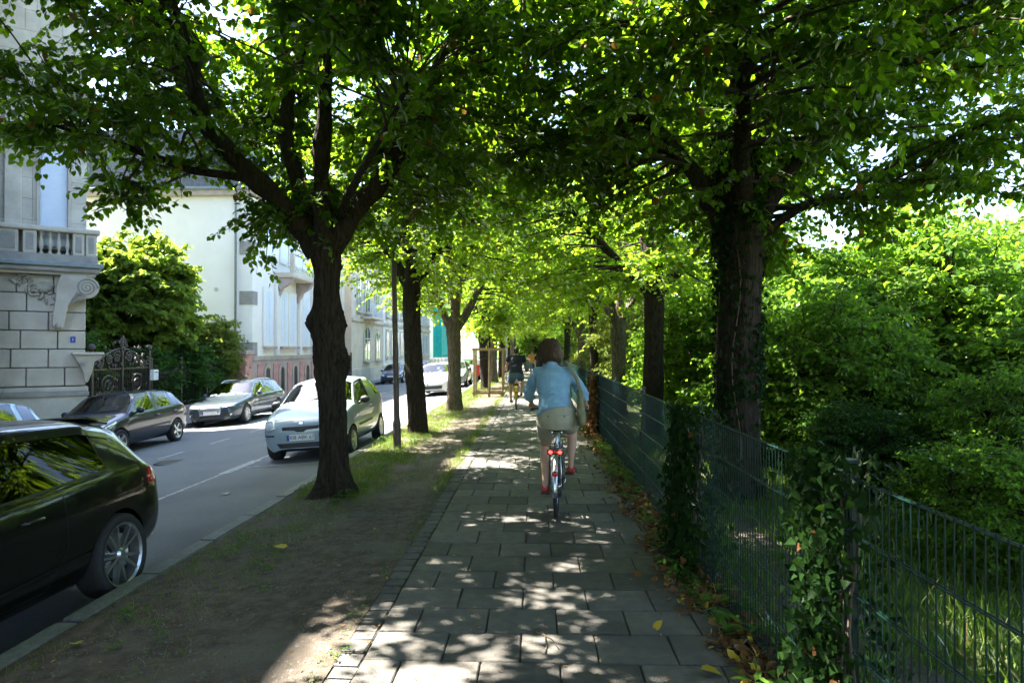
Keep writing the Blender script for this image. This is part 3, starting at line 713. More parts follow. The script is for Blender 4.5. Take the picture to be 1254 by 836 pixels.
# --- the ivy-clad tree behind the fence
tr1 = build_tree('linden_tree', 'big dark ivy-clad linden close behind the mesh fence on the right',
    [(-.3, 0, 0, .30), (.3, 0, 0, .275), (1.2, .0, 0, .26), (2.0, .02, 0, .265), (2.8, .05, 0, .27), (3.3, .06, 0, .30), (3.6, .05, 0, .24)],
    [[(.15, 0, 3.2, .12), (.45, 0, 3.9, .10), (.95, -.1, 4.6, .08), (1.7, -.2, 5.3, .06), (2.5, -.3, 6.2, .035)],
     [(.0, 0, 3.3, .24), (-.02, 0, 4.2, .22), (.05, 0, 5.2, .19), (.05, 0, 6.4, .14), (.2, .2, 8.0, .07)],
     [(-.1, .0, 3.4, .15), (-.5, .1, 4.2, .12), (-1.1, .2, 4.9, .10), (-1.5, .2, 6.0, .07), (-1.9, .3, 7.2, .04)],
     [(.1, .1, 3.5, .14), (.5, .8, 4.4, .11), (.9, 1.5, 5.4, .07), (1.2, 2.0, 6.6, .04)],
     [(.05, -.1, 3.7, .13), (-.2, -.9, 4.5, .10), (-.4, -1.7, 5.2, .07), (-.6, -2.3, 6.2, .04)],
     [(.12, -.05, 3.25, .07), (.8, -.05, 3.75, .055), (1.7, .1, 3.95, .045), (2.5, .2, 4.05, .03)]],
    dict(n_br=460, tw_per=10, lf_per=17, crown=(.35, 0, 5.75, 4.1, 4.0, 2.85), hole=.42, lowcut=lambda x, y: 2.85 + .4 * max(0, 1.2 - abs(x)) + (.9 if y < -.2 and abs(x) < 1.3 else 0)), 'linden', flare=.12, seed=33)
place(tr1, 2.62, 8.95)
# trees whose trunks stand beside the camera, out of frame, and whose branches hang into it
a = copy_tree(tl1); place(a, -2.7, 2.55, R(160), (1, 1, 1.3)); a['label'] = 'linden beside the camera whose twigs hang into the top left corner'
b = copy_tree(tr1); place(b, 2.75, 3.1, R(205), (1, 1, 1.3)); b['label'] = 'linden beside the camera whose dark branches fill the top right corner'
c = copy_tree(tr1); place(c, -2.6, -3.3, R(75), (1, 1, 1.05)); c['label'] = 'linden behind the camera that shades the front slabs'
d = copy_tree(tl1); place(d, 2.7, -2.9, R(20), (1, 1, 1.0)); d['label'] = 'linden behind the camera on the fence side'
# --- lighter versions for the trees farther on
tl2 = build_tree('linden_tree', 'straight brown linden trunk just behind the lamp post', [(-.2, .0, 0, .23), (.3, 0, 0, .205), (1.2, -.06, 0, .195), (2.2, -.12, 0, .185), (3.0, -.15, 0, .19), (3.5, -.15, 0, .20), (3.7, -.15, 0, .15)],
    [[(-.15, 0, 3.2, .13), (-.7, .1, 4.2, .10), (-1.4, .2, 5.3, .07), (-1.9, .3, 6.6, .04)], [(-.15, 0, 3.3, .14), (-.1, .1, 4.6, .11), (.1, .0, 6.2, .08), (.1, .1, 7.6, .04)],
     [(-.1, 0, 3.2, .13), (.5, -.1, 4.2, .10), (1.2, -.2, 5.2, .07), (1.7, -.3, 6.4, .04)], [(-.15, -.1, 3.3, .10), (-.1, -.9, 4.3, .08), (0, -1.7, 5.3, .05)], [(-.15, .1, 3.3, .10), (-.1, 1.0, 4.4, .08), (-.2, 1.8, 5.4, .05)]],
    dict(n_br=225, tw_per=9, lf_per=12, crown=(-.1, 0, 5.4, 3.6, 3.6, 2.7), tpl=LEAF_LO, L=(.08, .12), hole=.5, lowcut=lambda x, y: 2.75 + .2 * max(0, 1 - abs(x))), 'linden_sunlit', seed=44, flare=.07, seg=24)
place(tl2, -2.62, 15.2)
tl3 = build_tree('linden_tree', 'sunlit linden with three forking limbs on the left verge', [(-.2, .0, 0, .28), (.3, 0, 0, .225), (1.2, -.0, 0, .20), (1.9, .0, 0, .205), (2.4, -.02, 0, .23), (2.75, -.02, 0, .22), (2.9, -.02, 0, .16)],
    [[(-.1, 0, 2.5, .12), (-.35, -.1, 3.0, .10), (-.6, -.2, 3.7, .08), (-1.4, -.2, 5.0, .05)], [(0, 0, 2.6, .17), (.08, 0, 3.4, .14), (.15, .1, 4.6, .10), (.1, .2, 6.6, .05)],
     [(.08, 0, 2.5, .14), (.45, 0, 3.1, .11), (.75, .1, 3.7, .10), (1.3, .2, 5.0, .06), (1.7, .3, 6.2, .04)], [(0, -.1, 2.7, .09), (.1, -1, 3.8, .07), (0, -1.7, 5.0, .05)], [(0, .1, 2.7, .09), (-.2, 1, 3.8, .07), (0, 1.7, 5.0, .05)]],
    dict(n_br=215, tw_per=9, lf_per=12, crown=(0, 0, 5.2, 3.5, 3.6, 2.6), tpl=LEAF_LO, L=(.08, .12), hole=.5, lowcut=lambda x, y: 2.6 + .3 * max(0, 1 - abs(x))), 'linden_sunlit', bark='bark_pale', seed=57, flare=.09, seg=24)
place(tl3, -2.44, 20.6)
def far_tree(src, x, y, rz, sc, lab, pale=None):
    o = copy_tree(src); place(o, x, y, rz, sc); o['label'] = lab; return o
far_tree(tl2, 2.5, 14.7, R(100), (1.12, 1.12, .93), 'dark linden with a burl behind the fence, left of the ivy-clad one')
far_tree(tl3, 2.5, 20.5, R(40), (.95, .95, 1.0), 'slim dark leaning linden behind the green fence section')
far_tree(tl3, 2.3, 33.5, R(150), (1.0, 1.0, 1.0), 'pale grey forked linden beyond the cyclist woman, right of her head')
far_tree(tl2, 1.95, 42.0, R(250), (1.0, 1.0, .95), 'pale far linden just right of the cyclist woman behind her head')
far_tree(tl2, 2.4, 27.0, R(10), (.8, .8, 1.0), 'linden half hidden by shrubs beyond the fence')
for i, (x, y, rz, k) in enumerate([(-2.35, 32.3, 20, 0), (-2.3, 38.0, 140, 1), (-2.2, 44.0, 220, 0), (-2.3, 50, 60, 1), (-2.2, 57, 300, 0), (-2.2, 65, 100, 1), (2.0, 50, 210, 1), (2.1, 58, 10, 0), (2.1, 67, 80, 1), (-2.2, 76, 10, 0), (2.1, 77, 260, 0)]):
    far_tree((tl2, tl3)[k], x, y, R(rz), (1, 1, 1), ['brown far linden trunk just behind the wooden tree guard', 'second far linden trunk past the wooden tree guard', 'third far linden trunk past the wooden tree guard', 'fourth far linden past the wooden tree guard', 'fifth far linden past the wooden tree guard', 'sixth far linden past the wooden tree guard', 'far linden on the fence side, third from the end', 'far linden on the fence side, second from the end', 'far linden on the fence side, last but for the closing crown', 'last far linden of the left verge', 'last far linden of the fence side'][i])
# group marks
for o in list(S.objects):
    if o.parent is None and o.name.startswith('linden_tree'): o['group'] = LG if o.location.x < 0 else RG
# one wide far crown closing the avenue and a few round trees beyond
def round_tree(seed, crown, n_br, mat, tpl, L, stem_h, tw=8, lf=11, hole=.36):
    cx, cy, cz, rx, ry, rz = crown; r = np.random.default_rng(seed); limbs = []
    for i in range(5):
        a = i * 1.256 + r.random(); limbs.append(spline([(0, 0, stem_h, .06 * rx), (math.cos(a) * rx * .25, math.sin(a) * ry * .25, cz - rz * .2, .04 * rx), (math.cos(a) * rx * .5, math.sin(a) * ry * .5, cz + rz * .35, .015 * rx)], 12))
    bm_, me = make_crown(seed, limbs, n_br, tw, lf, crown, L=L, tpl=tpl, hole=hole, droop=.35)
    for l in limbs: bm_.tube(l[:, :3], list(l[:, 3]), 6, False)
    bm_.tube([(0, 0, -.3), (0, 0, stem_h * .6), (0, 0, stem_h + .1)], [.08 * rx, .065 * rx, .06 * rx], 8)
    return bm_, me
def stuffed(name, label, cat, x, y, z, rz, sc, bm_me, mat, group=None):
    t = thing(name, label, cat, (x, y, z), rz, group); t.scale = sc if hasattr(sc, '__len__') else (sc, sc, sc)
    o = link('stem', bm_me[0], 'bark', t); o['kind'] = 'stuff'; o = link('crown', bm_me[1], mat, t); o['kind'] = 'stuff'
    return t
def proto(*a, **k):
    b, me = round_tree(*a, **k); return b.mesh('stem'), me
def mcopy(me, mat): c = me.copy(); c.materials.clear(); c.materials.append(MATS[mat]); return c
PT = [proto(61, (0, 0, 6.0, 3.6, 3.6, 3.8), 260, None, LEAF_LO, (.16, .24), 2.2, hole=.33), proto(62, (0, 0, 5.0, 3.2, 3.2, 3.6), 230, None, LEAF_LO, (.16, .24), 1.5, hole=.33)]
TG = 'big trees beyond the bank'
tl = ['broad green tree closing the far end of the avenue', 'second tree at the far end of the avenue, over the path', 'tree at the far end of the street beyond the scaffold']
for i, (x, y, s, k) in enumerate([(0.6, 84, 1.1, 0), (-2.6, 92, 1.2, 1), (-8, 112, 1.6, 0)]):
    stuffed('far_tree', tl[i], 'tree', x, y, gz(x), i * 1.3, s, (PT[k][0], mcopy(PT[k][1], 'linden_sunlit')), 'linden_sunlit', 'trees closing the street')
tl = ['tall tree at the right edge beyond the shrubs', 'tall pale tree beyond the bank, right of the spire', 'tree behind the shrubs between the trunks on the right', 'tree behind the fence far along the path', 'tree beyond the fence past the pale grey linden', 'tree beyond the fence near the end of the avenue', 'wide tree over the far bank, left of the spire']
for i, (x, y, s, k, m) in enumerate([(20, 17, .75, 0, 'shrub'), (21, 27, .9, 1, 'shrub'), (9, 27, .75, 0, 'shrub'), (8, 38, .9, 1, 'shrub'), (7, 50, .9, 0, 'linden_sunlit'), (7, 66, 1.0, 1, 'linden_sunlit'), (16, 44, .7, 1, 'shrub_pale')]):
    stuffed('bank_tree', tl[i], 'tree', x, y, gz(x) - .3, i * .9, s, (PT[k][0], mcopy(PT[k][1], m)), m, TG)
# --- shrubs on the bank behind the fence
PS = [proto(71, (0, 0, 1.6, 1.6, 1.6, 1.7), 210, None, LEAF_LONG, (.08, .13), .3, tw=9, lf=13, hole=.3), proto(72, (0, 0, 1.3, 1.5, 1.5, 1.4), 170, None, LEAF_LO, (.06, .10), .3, tw=9, lf=13, hole=.3), proto(73, (0, 0, 2.0, 1.7, 1.7, 2.1), 220, None, LEAF_LO, (.07, .12), .4, tw=9, lf=13, hole=.3)]
SG = 'shrubs on the bank behind the fence'
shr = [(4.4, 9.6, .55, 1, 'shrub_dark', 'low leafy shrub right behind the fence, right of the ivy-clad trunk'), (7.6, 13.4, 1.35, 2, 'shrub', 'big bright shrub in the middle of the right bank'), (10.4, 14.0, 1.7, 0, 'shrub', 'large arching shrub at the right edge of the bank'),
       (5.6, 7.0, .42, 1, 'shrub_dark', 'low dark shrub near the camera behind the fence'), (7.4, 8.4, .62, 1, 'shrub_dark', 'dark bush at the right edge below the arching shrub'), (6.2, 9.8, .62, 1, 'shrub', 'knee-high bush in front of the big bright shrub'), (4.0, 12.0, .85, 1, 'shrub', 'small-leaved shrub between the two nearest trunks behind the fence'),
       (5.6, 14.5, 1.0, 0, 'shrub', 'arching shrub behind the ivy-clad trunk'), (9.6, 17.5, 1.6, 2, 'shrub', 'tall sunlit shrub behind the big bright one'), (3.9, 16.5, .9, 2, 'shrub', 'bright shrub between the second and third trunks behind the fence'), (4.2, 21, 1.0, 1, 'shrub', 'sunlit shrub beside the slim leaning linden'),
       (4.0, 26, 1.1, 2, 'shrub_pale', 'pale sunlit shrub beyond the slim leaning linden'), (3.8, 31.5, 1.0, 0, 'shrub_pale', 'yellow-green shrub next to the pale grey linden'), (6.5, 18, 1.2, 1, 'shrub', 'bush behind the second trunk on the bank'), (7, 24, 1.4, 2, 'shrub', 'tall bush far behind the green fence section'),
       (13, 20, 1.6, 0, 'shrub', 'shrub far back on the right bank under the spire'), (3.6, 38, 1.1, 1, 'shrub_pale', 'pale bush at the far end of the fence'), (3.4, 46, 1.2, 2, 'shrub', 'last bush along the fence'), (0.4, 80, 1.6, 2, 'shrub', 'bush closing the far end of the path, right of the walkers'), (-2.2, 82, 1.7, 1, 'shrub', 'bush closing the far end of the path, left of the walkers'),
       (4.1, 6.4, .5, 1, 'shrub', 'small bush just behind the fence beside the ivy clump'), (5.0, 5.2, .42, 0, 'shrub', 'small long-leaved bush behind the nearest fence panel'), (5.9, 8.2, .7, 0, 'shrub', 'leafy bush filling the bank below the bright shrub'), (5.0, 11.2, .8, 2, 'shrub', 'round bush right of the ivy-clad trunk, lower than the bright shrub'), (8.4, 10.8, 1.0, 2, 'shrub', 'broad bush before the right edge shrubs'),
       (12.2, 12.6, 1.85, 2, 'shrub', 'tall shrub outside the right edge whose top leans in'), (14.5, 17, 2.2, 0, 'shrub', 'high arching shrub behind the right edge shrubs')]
for i, (x, y, s, k, m, lab) in enumerate(shr):
    stuffed('shrub', lab, 'shrub', x, y, gz(x) - .1, i * 1.7, s, (PS[k][0], mcopy(PS[k][1], m)), m, SG)

# --- ivy ------------------------------------------------------------
def ivy_on(name, label, pts, mat, L, rs, cat='ivy', stems=()):
    """pts: (x, y, z, nx, ny, nz) anchor points; every leaf lies on its surface"""
    r = np.random.default_rng(rs); A0 = np.array(pts); n = len(A0)
    P = A0[:, :3] + A0[:, 3:] * r.uniform(.01, .07, (n, 1)); N = A0[:, 3:] + r.normal(0, .35, (n, 3)); A = r.normal(0, .5, (n, 3)); A[:, 2] -= .9
    t = thing(name, label, cat, (0, 0, 0))
    o = link('leaves', leaves_mesh('leaves', P, A, N, r.uniform(L[0], L[1], n), r.random(n), LEAF_IVY), mat, t); o['kind'] = 'stuff'
    sm = MB()
    for s in stems: sm.tube(s, .008, 5)
    sm.build('stems', 'vine', t, True)['kind'] = 'stuff'
    return t
r = np.random.default_rng(91); pts = []
while len(pts) < 2600:
    a = r.random() * 6.283; z = r.uniform(-.2, 5.0); k = noise.noise((math.cos(a) * 1.2, math.sin(a) * 1.2, z * .8)) * .5 + .5
    side = .5 + .5 * math.cos(a)                    # thicker on both flanks than on the face turned to the camera
    if r.random() > (.25 + .75 * abs(math.cos(a))) * (1.2 if k > .45 else .25): continue
    pts.append((2.64 + .27 * math.cos(a), 8.95 + .27 * math.sin(a), z, math.cos(a), math.sin(a), 0))
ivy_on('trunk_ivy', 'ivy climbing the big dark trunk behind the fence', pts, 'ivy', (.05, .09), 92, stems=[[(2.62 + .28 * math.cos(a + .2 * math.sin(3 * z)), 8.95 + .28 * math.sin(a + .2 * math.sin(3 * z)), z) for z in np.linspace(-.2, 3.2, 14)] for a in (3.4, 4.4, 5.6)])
def fence_ivy(y0, hw, n, rs, label, mat='ivy', L=(.04, .075), top=1.3, name='fence_ivy', foot=1.0):
    r = np.random.default_rng(rs); pts = []
    while len(pts) < n:
        z = r.random() * top; wz = hw * (.45 + .55 * abs(math.sin(2.6 * z + rs)) + foot * .5 * max(0, .35 - z) * 2)
        y = y0 + r.normal(0, .5) * wz; s = -1 if r.random() < .72 else 1
        pts.append((1.33 + s * r.uniform(.02, .14) * (1.3 - .5 * z / top), y, z, s, -.5, .35))
    stems = [[(1.33 + .03 * math.sin(7 * z + k), y0 + hw * .5 * math.sin(2 * z + k * 1.7) * (k - 1.5) * .5, z) for z in np.linspace(0, top - .1, 9)] for k in range(4)]
    return ivy_on(name, label, pts, mat, L, rs, stems=stems)
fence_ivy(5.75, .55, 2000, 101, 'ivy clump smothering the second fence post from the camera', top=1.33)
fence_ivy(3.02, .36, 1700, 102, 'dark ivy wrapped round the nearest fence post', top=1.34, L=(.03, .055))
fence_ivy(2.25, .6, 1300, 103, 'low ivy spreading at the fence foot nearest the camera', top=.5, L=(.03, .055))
fence_ivy(14.6, .45, 900, 104, 'brown withered ivy hanging on the far fence section', mat='ivy_dead', L=(.07, .12), top=1.25, name='dead_ivy')
# a compound-leaved branch reaching in at the right edge
bt = thing('ash_sapling', 'pinnate-leaved sapling reaching in at the right edge above the fence', 'sapling', (2.75, 2.55, gz(2.75)))
st = MB(); st.tube([(0, 0, -.1), (.05, 0, .9), (.0, .02, 1.7), (-.05, .05, 2.3)], [.018, .014, .01, .005], 7); P = []; A = []; N = []; L = []
r = np.random.default_rng(77)
for (z, az, ln, e) in ((1.15, 3.0, .55, .1), (1.35, 2.6, .6, .0), (1.5, 3.5, .55, .25), (1.75, 2.9, .6, .15), (1.95, 3.8, .5, .3), (2.1, 2.4, .5, .3), (1.55, .5, .5, .2), (1.9, 1.2, .5, .3), (2.2, 3.1, .45, .2)):
    d = np.array([math.cos(az), math.sin(az), e]); s = np.array([0., 0, z]); q = [tuple(s + d * ln * t - np.array([0, 0, .35 * (ln * t) ** 2])) for t in np.linspace(0, 1, 6)]
    st.tube(q, [.005, .004, .004, .003, .003, .002], 5)
    lat = np.cross(d, [0, 0, 1]); lat /= np.linalg.norm(lat)
    for k in range(6):
        for sd in (-1, 1):
            t = .25 + k * .13; P.append(s + d * ln * t - np.array([0, 0, .35 * (ln * t) ** 2])); A.append(d * .5 + lat * sd + np.array([0, 0, -.15])); N.append(np.array([0, 0, 1]) + r.normal(0, .2, 3)); L.append(r.uniform(.10, .14))
    P.append(q[-1]); A.append(d); N.append((0, 0, 1)); L.append(.13)
st.build('stem', 'twig', bt, True); o = link('leaves', leaves_mesh('leaves', np.array(P), np.array(A), np.array(N, dtype=float), np.array(L), r.random(len(P)), LEAF_LONG), 'shrub_dark', bt); o['kind'] = 'stuff'
# ================================================================== CARS
# local frame: front towards +x, left side +y, wheels on z = 0
def car_sections(c):
    """rows (x, half width, bottom z, belt z, top z, roof half width or None)"""
    return c['sec']
def car_shell(c):
    """closed body: lofted sections, subdivided, wheel arches cut out. Material slots: 0 paint 1 windscreen 2 side glass 3 rear glass 4 arch lining 5 underbody"""
    sec = c['sec']; rows = []
    for (x, w, zb, zbelt, zt, wr) in sec:
        if wr is None:      # bonnet or tail: the upper points lie on the lid
            pts = [(0, zb), (w * .80, zb), (w * .96, zb + .10), (w, zb + (zbelt - zb) * .55), (w * .975, zbelt - .05), (w * .93, zbelt), (w * .80, zbelt + (zt - zbelt) * .55), (w * .55, zt - .012), (0, zt)]
        else:
            zt += .035; wr *= 1.07; zr = zt - c.get('rdrop', .085)
            pts = [(0, zb), (w * .80, zb), (w * .96, zb + .10), (w, zb + (zbelt - zb) * .55), (w * .985, zbelt - .05), (w * .945, zbelt), (wr, zr), (wr * .78, zt - .028), (0, zt)]
        rows.append([(x, p[0], p[1]) for p in pts])
    M = 9; vs = []; ids = []
    for r_ in rows:
        line = []
        for j, p in enumerate(r_): line.append(len(vs)); vs.append(p)
        neg = {}
        for j in range(1, 8): neg[j] = len(vs); vs.append((r_[j][0], -r_[j][1], r_[j][2]))
        ids.append([line[j] for j in range(9)] + [neg[j] for j in range(7, 0, -1)])
    fs = []; mats = []; crease = []
    K = 16
    for i in range(len(rows) - 1):
        for j in range(K):
            j2 = (j + 1) % K; fs.append((ids[i][j], ids[i][j2], ids[i + 1][j2], ids[i + 1][j]))
            s = j if j < 8 else 15 - j; mt = 0
            if s == 0: mt = 5
            if i in c['ws'] and s in (6, 7): mt = 1
            if i in c['rw'] and s in (6, 7): mt = 3
            if i in c['sw'] and s == 5: mt = 2
            mats.append(mt)
    fs.append(tuple(ids[0][::-1])); mats.append(0); fs.append(tuple(ids[-1])); mats.append(0)
    me = bpy.data.meshes.new('shell'); me.from_pydata(vs, [], fs); me.update()
    me.polygons.foreach_set('material_index', mats)
    b = bmesh.new(); b.from_mesh(me); bmesh.ops.recalc_face_normals(b, faces=b.faces)
    cl = b.edges.layers.float.new('crease_edge')
    for e in b.edges:
        ms = {f.material_index for f in e.link_faces}
        if len(ms) > 1 and ms & {1, 2, 3}: e[cl] = .9
        if 5 in ms and len(ms) > 1: e[cl] = .6
    cv = b.verts.layers.float.new('crease_vert')
    for v in b.verts:
        k = sum(1 for e in v.link_edges if e[cl] > .8)
        if k >= 2: v[cv] = .62
    b.to_mesh(me); b.free()
    for m in (c['paint'], 'car_glass', 'car_glass_dark', 'car_glass', 'well', 'well'): me.materials.append(MATS[m])
    o = link('tmp', me); sub = o.modifiers.new('s', 'SUBSURF'); sub.levels = sub.render_levels = 3
    cuts = []
    for ax in c['axles']:
        for sd in (-1, 1):
            m = MB(); m.lathe([(0, -.16), (c['rw_'] + .045, -.16), (c['rw_'] + .045, .25), (0, .25)], 40, Matrix.Translation((ax, sd * (c['hw'] - .1), c['rw_'] - .01)) @ Matrix.Rotation(R(-90 * sd), 4, 'X'))
            cm = m.mesh('cut'); cm.materials.append(MATS['well']); bb = bmesh.new(); bb.from_mesh(cm); bmesh.ops.remove_doubles(bb, verts=bb.verts, dist=1e-5); bmesh.ops.recalc_face_normals(bb, faces=bb.faces); bb.to_mesh(cm); bb.free()
            co = link('cut', cm); cuts.append(co)
            bo = o.modifiers.new('b', 'BOOLEAN'); bo.object = co; bo.operation = 'DIFFERENCE'; bo.solver = 'EXACT'; bo.material_mode = 'TRANSFER'
    me2 = evaluated(o)
    for x in cuts: bpy.data.objects.remove(x)
    bpy.data.objects.remove(o)
    return me2
def sub_mesh(me, sel, name, seal=0.0):
    """faces whose material slot name is in sel, as a mesh of their own"""
    b = bmesh.new(); b.from_mesh(me); bmesh.ops.delete(b, geom=[f for f in b.faces if f.material_index not in sel], context='FACES')
    out = bpy.data.meshes.new(name)
    rim = None
    if seal > 0 and b.faces:
        r_ = bmesh.ops.inset_region(b, faces=b.faces[:], thickness=seal, depth=0, use_boundary=True, use_even_offset=True)
        rim = set(r_['faces'])
        for f in b.faces: f.material_index = 1 if f in rim else 0
    else:
        for f in b.faces: f.material_index = 0
    b.to_mesh(out); b.free(); return out
def prj(bvh, a, b_, view):
    """2D point in a side/front/rear/top view dropped onto the body"""
    if view == 'L': o, d = Vector((a, 3, b_)), Vector((0, -1, 0))
    elif view == 'Rt': o, d = Vector((a, -3, b_)), Vector((0, 1, 0))
    elif view == 'F': o, d = Vector((5, a, b_)), Vector((-1, 0, 0))
    elif view == 'B': o, d = Vector((-5, a, b_)), Vector((1, 0, 0))
    else: o, d = Vector((a, b_, 4)), Vector((0, 0, -1))
    h = bvh.ray_cast(o, d)
    return (h[0], h[1], d) if h[0] is not None else None
def patch(bvh, poly, view, off=.006, rings=4, dens=.05):
    """a plate that follows the body inside a 2D outline, its rim sunk into the body"""
    P = []
    for i in range(len(poly)):
        a = Vector(poly[i]); b_ = Vector(poly[(i + 1) % len(poly)]); n = max(1, int((b_ - a).length / dens))
        for k in range(n): P.append(a + (b_ - a) * k / n)
    cx = sum((p for p in P), Vector((0, 0))) / len(P); m = MB(); vs = []; fs = []; last = None; n = len(P)
    for k in range(rings + 1):
        for p in P:
            q = cx + (p - cx) * (1 - (k - 1) / (rings)) if k > 0 else cx + (p - cx) * 1.001
            h = prj(bvh, q.x, q.y, view)
            if h is None: h = last
            if h is None: return m
            last = h; vs.append(h[0] - h[2] * (off if k > 0 else -.01))
    for k in range(rings):
        for i in range(n): fs.append((k * n + i, k * n + (i + 1) % n, (k + 1) * n + (i + 1) % n, (k + 1) * n + i))
    fs.append(tuple(rings * n + i for i in range(n)))
    return m.add(vs, fs)
def seam(bvh, pts, view, wd=.009, off=.0025, dens=.04, m=None):
    m = m or MB(); L = []
    for i in range(len(pts) - 1):
        a = Vector(pts[i]); b_ = Vector(pts[i + 1]); n = max(1, int((b_ - a).length / dens))
        for k in range(n + (1 if i == len(pts) - 2 else 0)): L.append(a + (b_ - a) * k / n)
    vs = []; ok = []
    for i, p in enumerate(L):
        d = (L[min(i + 1, len(L) - 1)] - L[max(i - 1, 0)]).normalized(); nrm = Vector((-d.y, d.x)) * wd / 2
        h1 = prj(bvh, *(p + nrm), view); h2 = prj(bvh, *(p - nrm), view)
        if h1 is None or h2 is None: return m
        vs += [h1[0] - h1[2] * off, h2[0] - h2[2] * off]
    return m.add(vs, [(2 * i, 2 * i + 1, 2 * i + 3, 2 * i + 2) for i in range(len(L) - 1)])
def wheel_meshes(r_, wd, style):
    tyre = MB(); rr = r_ * (.76 if style == 'ten' else .66)
    tyre.lathe([(rr, -wd / 2 + .015), (r_ * .93, -wd / 2), (r_ * .985, -wd / 2 + .02), (r_, -wd / 4), (r_, wd / 4), (r_ * .985, wd / 2 - .02), (r_ * .93, wd / 2), (rr, wd / 2 - .015), (rr - .02, 0), (rr, -wd / 2 + .015)], 40)
    rim = MB(); rim.lathe([(rr - .028, wd / 2 - .09), (rr - .016, wd / 2 - .02), (rr + .004, wd / 2 - .008), (rr + .004, wd / 2 - .02), (rr - .02, wd / 2 - .1)], 40)
    z1 = wd / 2 - .012
    def spoke(a, w0, w1, tw=0.0, r0=.045, r1=None):
        r1 = r1 or rr - .014
        M = Matrix.Rotation(a, 4, 'Z')
        rim.add([M @ Vector(p) for p in ((r0, -w0 / 2, z1 - .02), (r1, -w1 / 2 + tw, z1), (r1, w1 / 2 + tw, z1), (r0, w0 / 2, z1 - .02), (r0, -w0 / 2, z1 - .06), (r1, -w1 / 2 + tw, z1 - .04), (r1, w1 / 2 + tw, z1 - .04), (r0, w0 / 2, z1 - .06))], [(0, 1, 2, 3), (0, 4, 5, 1), (3, 2, 6, 7), (1, 5, 6, 2), (4, 7, 6, 5)])
    if style == 'ten':
        for k in range(5):
            spoke(k * R(72) - R(11), .03, .018, -.012); spoke(k * R(72) + R(11), .03, .018, .012)
    elif style == 'five':
        for k in range(5): spoke(k * R(72), .075, .05)
    elif style == 'multi':
        for k in range(10): spoke(k * R(36), .03, .04)
    else:
        rim.lathe([(.04, z1 - .02), (rr - .03, z1 - .012), (rr - .02, z1 - .02)], 40)
        for k in range(8): spoke(k * R(45), .05, .07, r0=.05)
    rim.lathe([(0, z1 - .004), (.03, z1 - .004), (.052, z1 - .02), (.052, z1 - .07)], 20)
    back = MB(); back.lathe([(0, z1 - .085), (rr - .02, z1 - .085), (rr - .02, z1 - .12)], 30)
    disc = MB(); disc.lathe([(.05, z1 - .07), (rr * .72, z1 - .07), (rr * .72, z1 - .08)], 30)
    return tyre.mesh('wheel'), rim.mesh('rim'), back.mesh('wheel_inner'), disc.mesh('brake_disc')
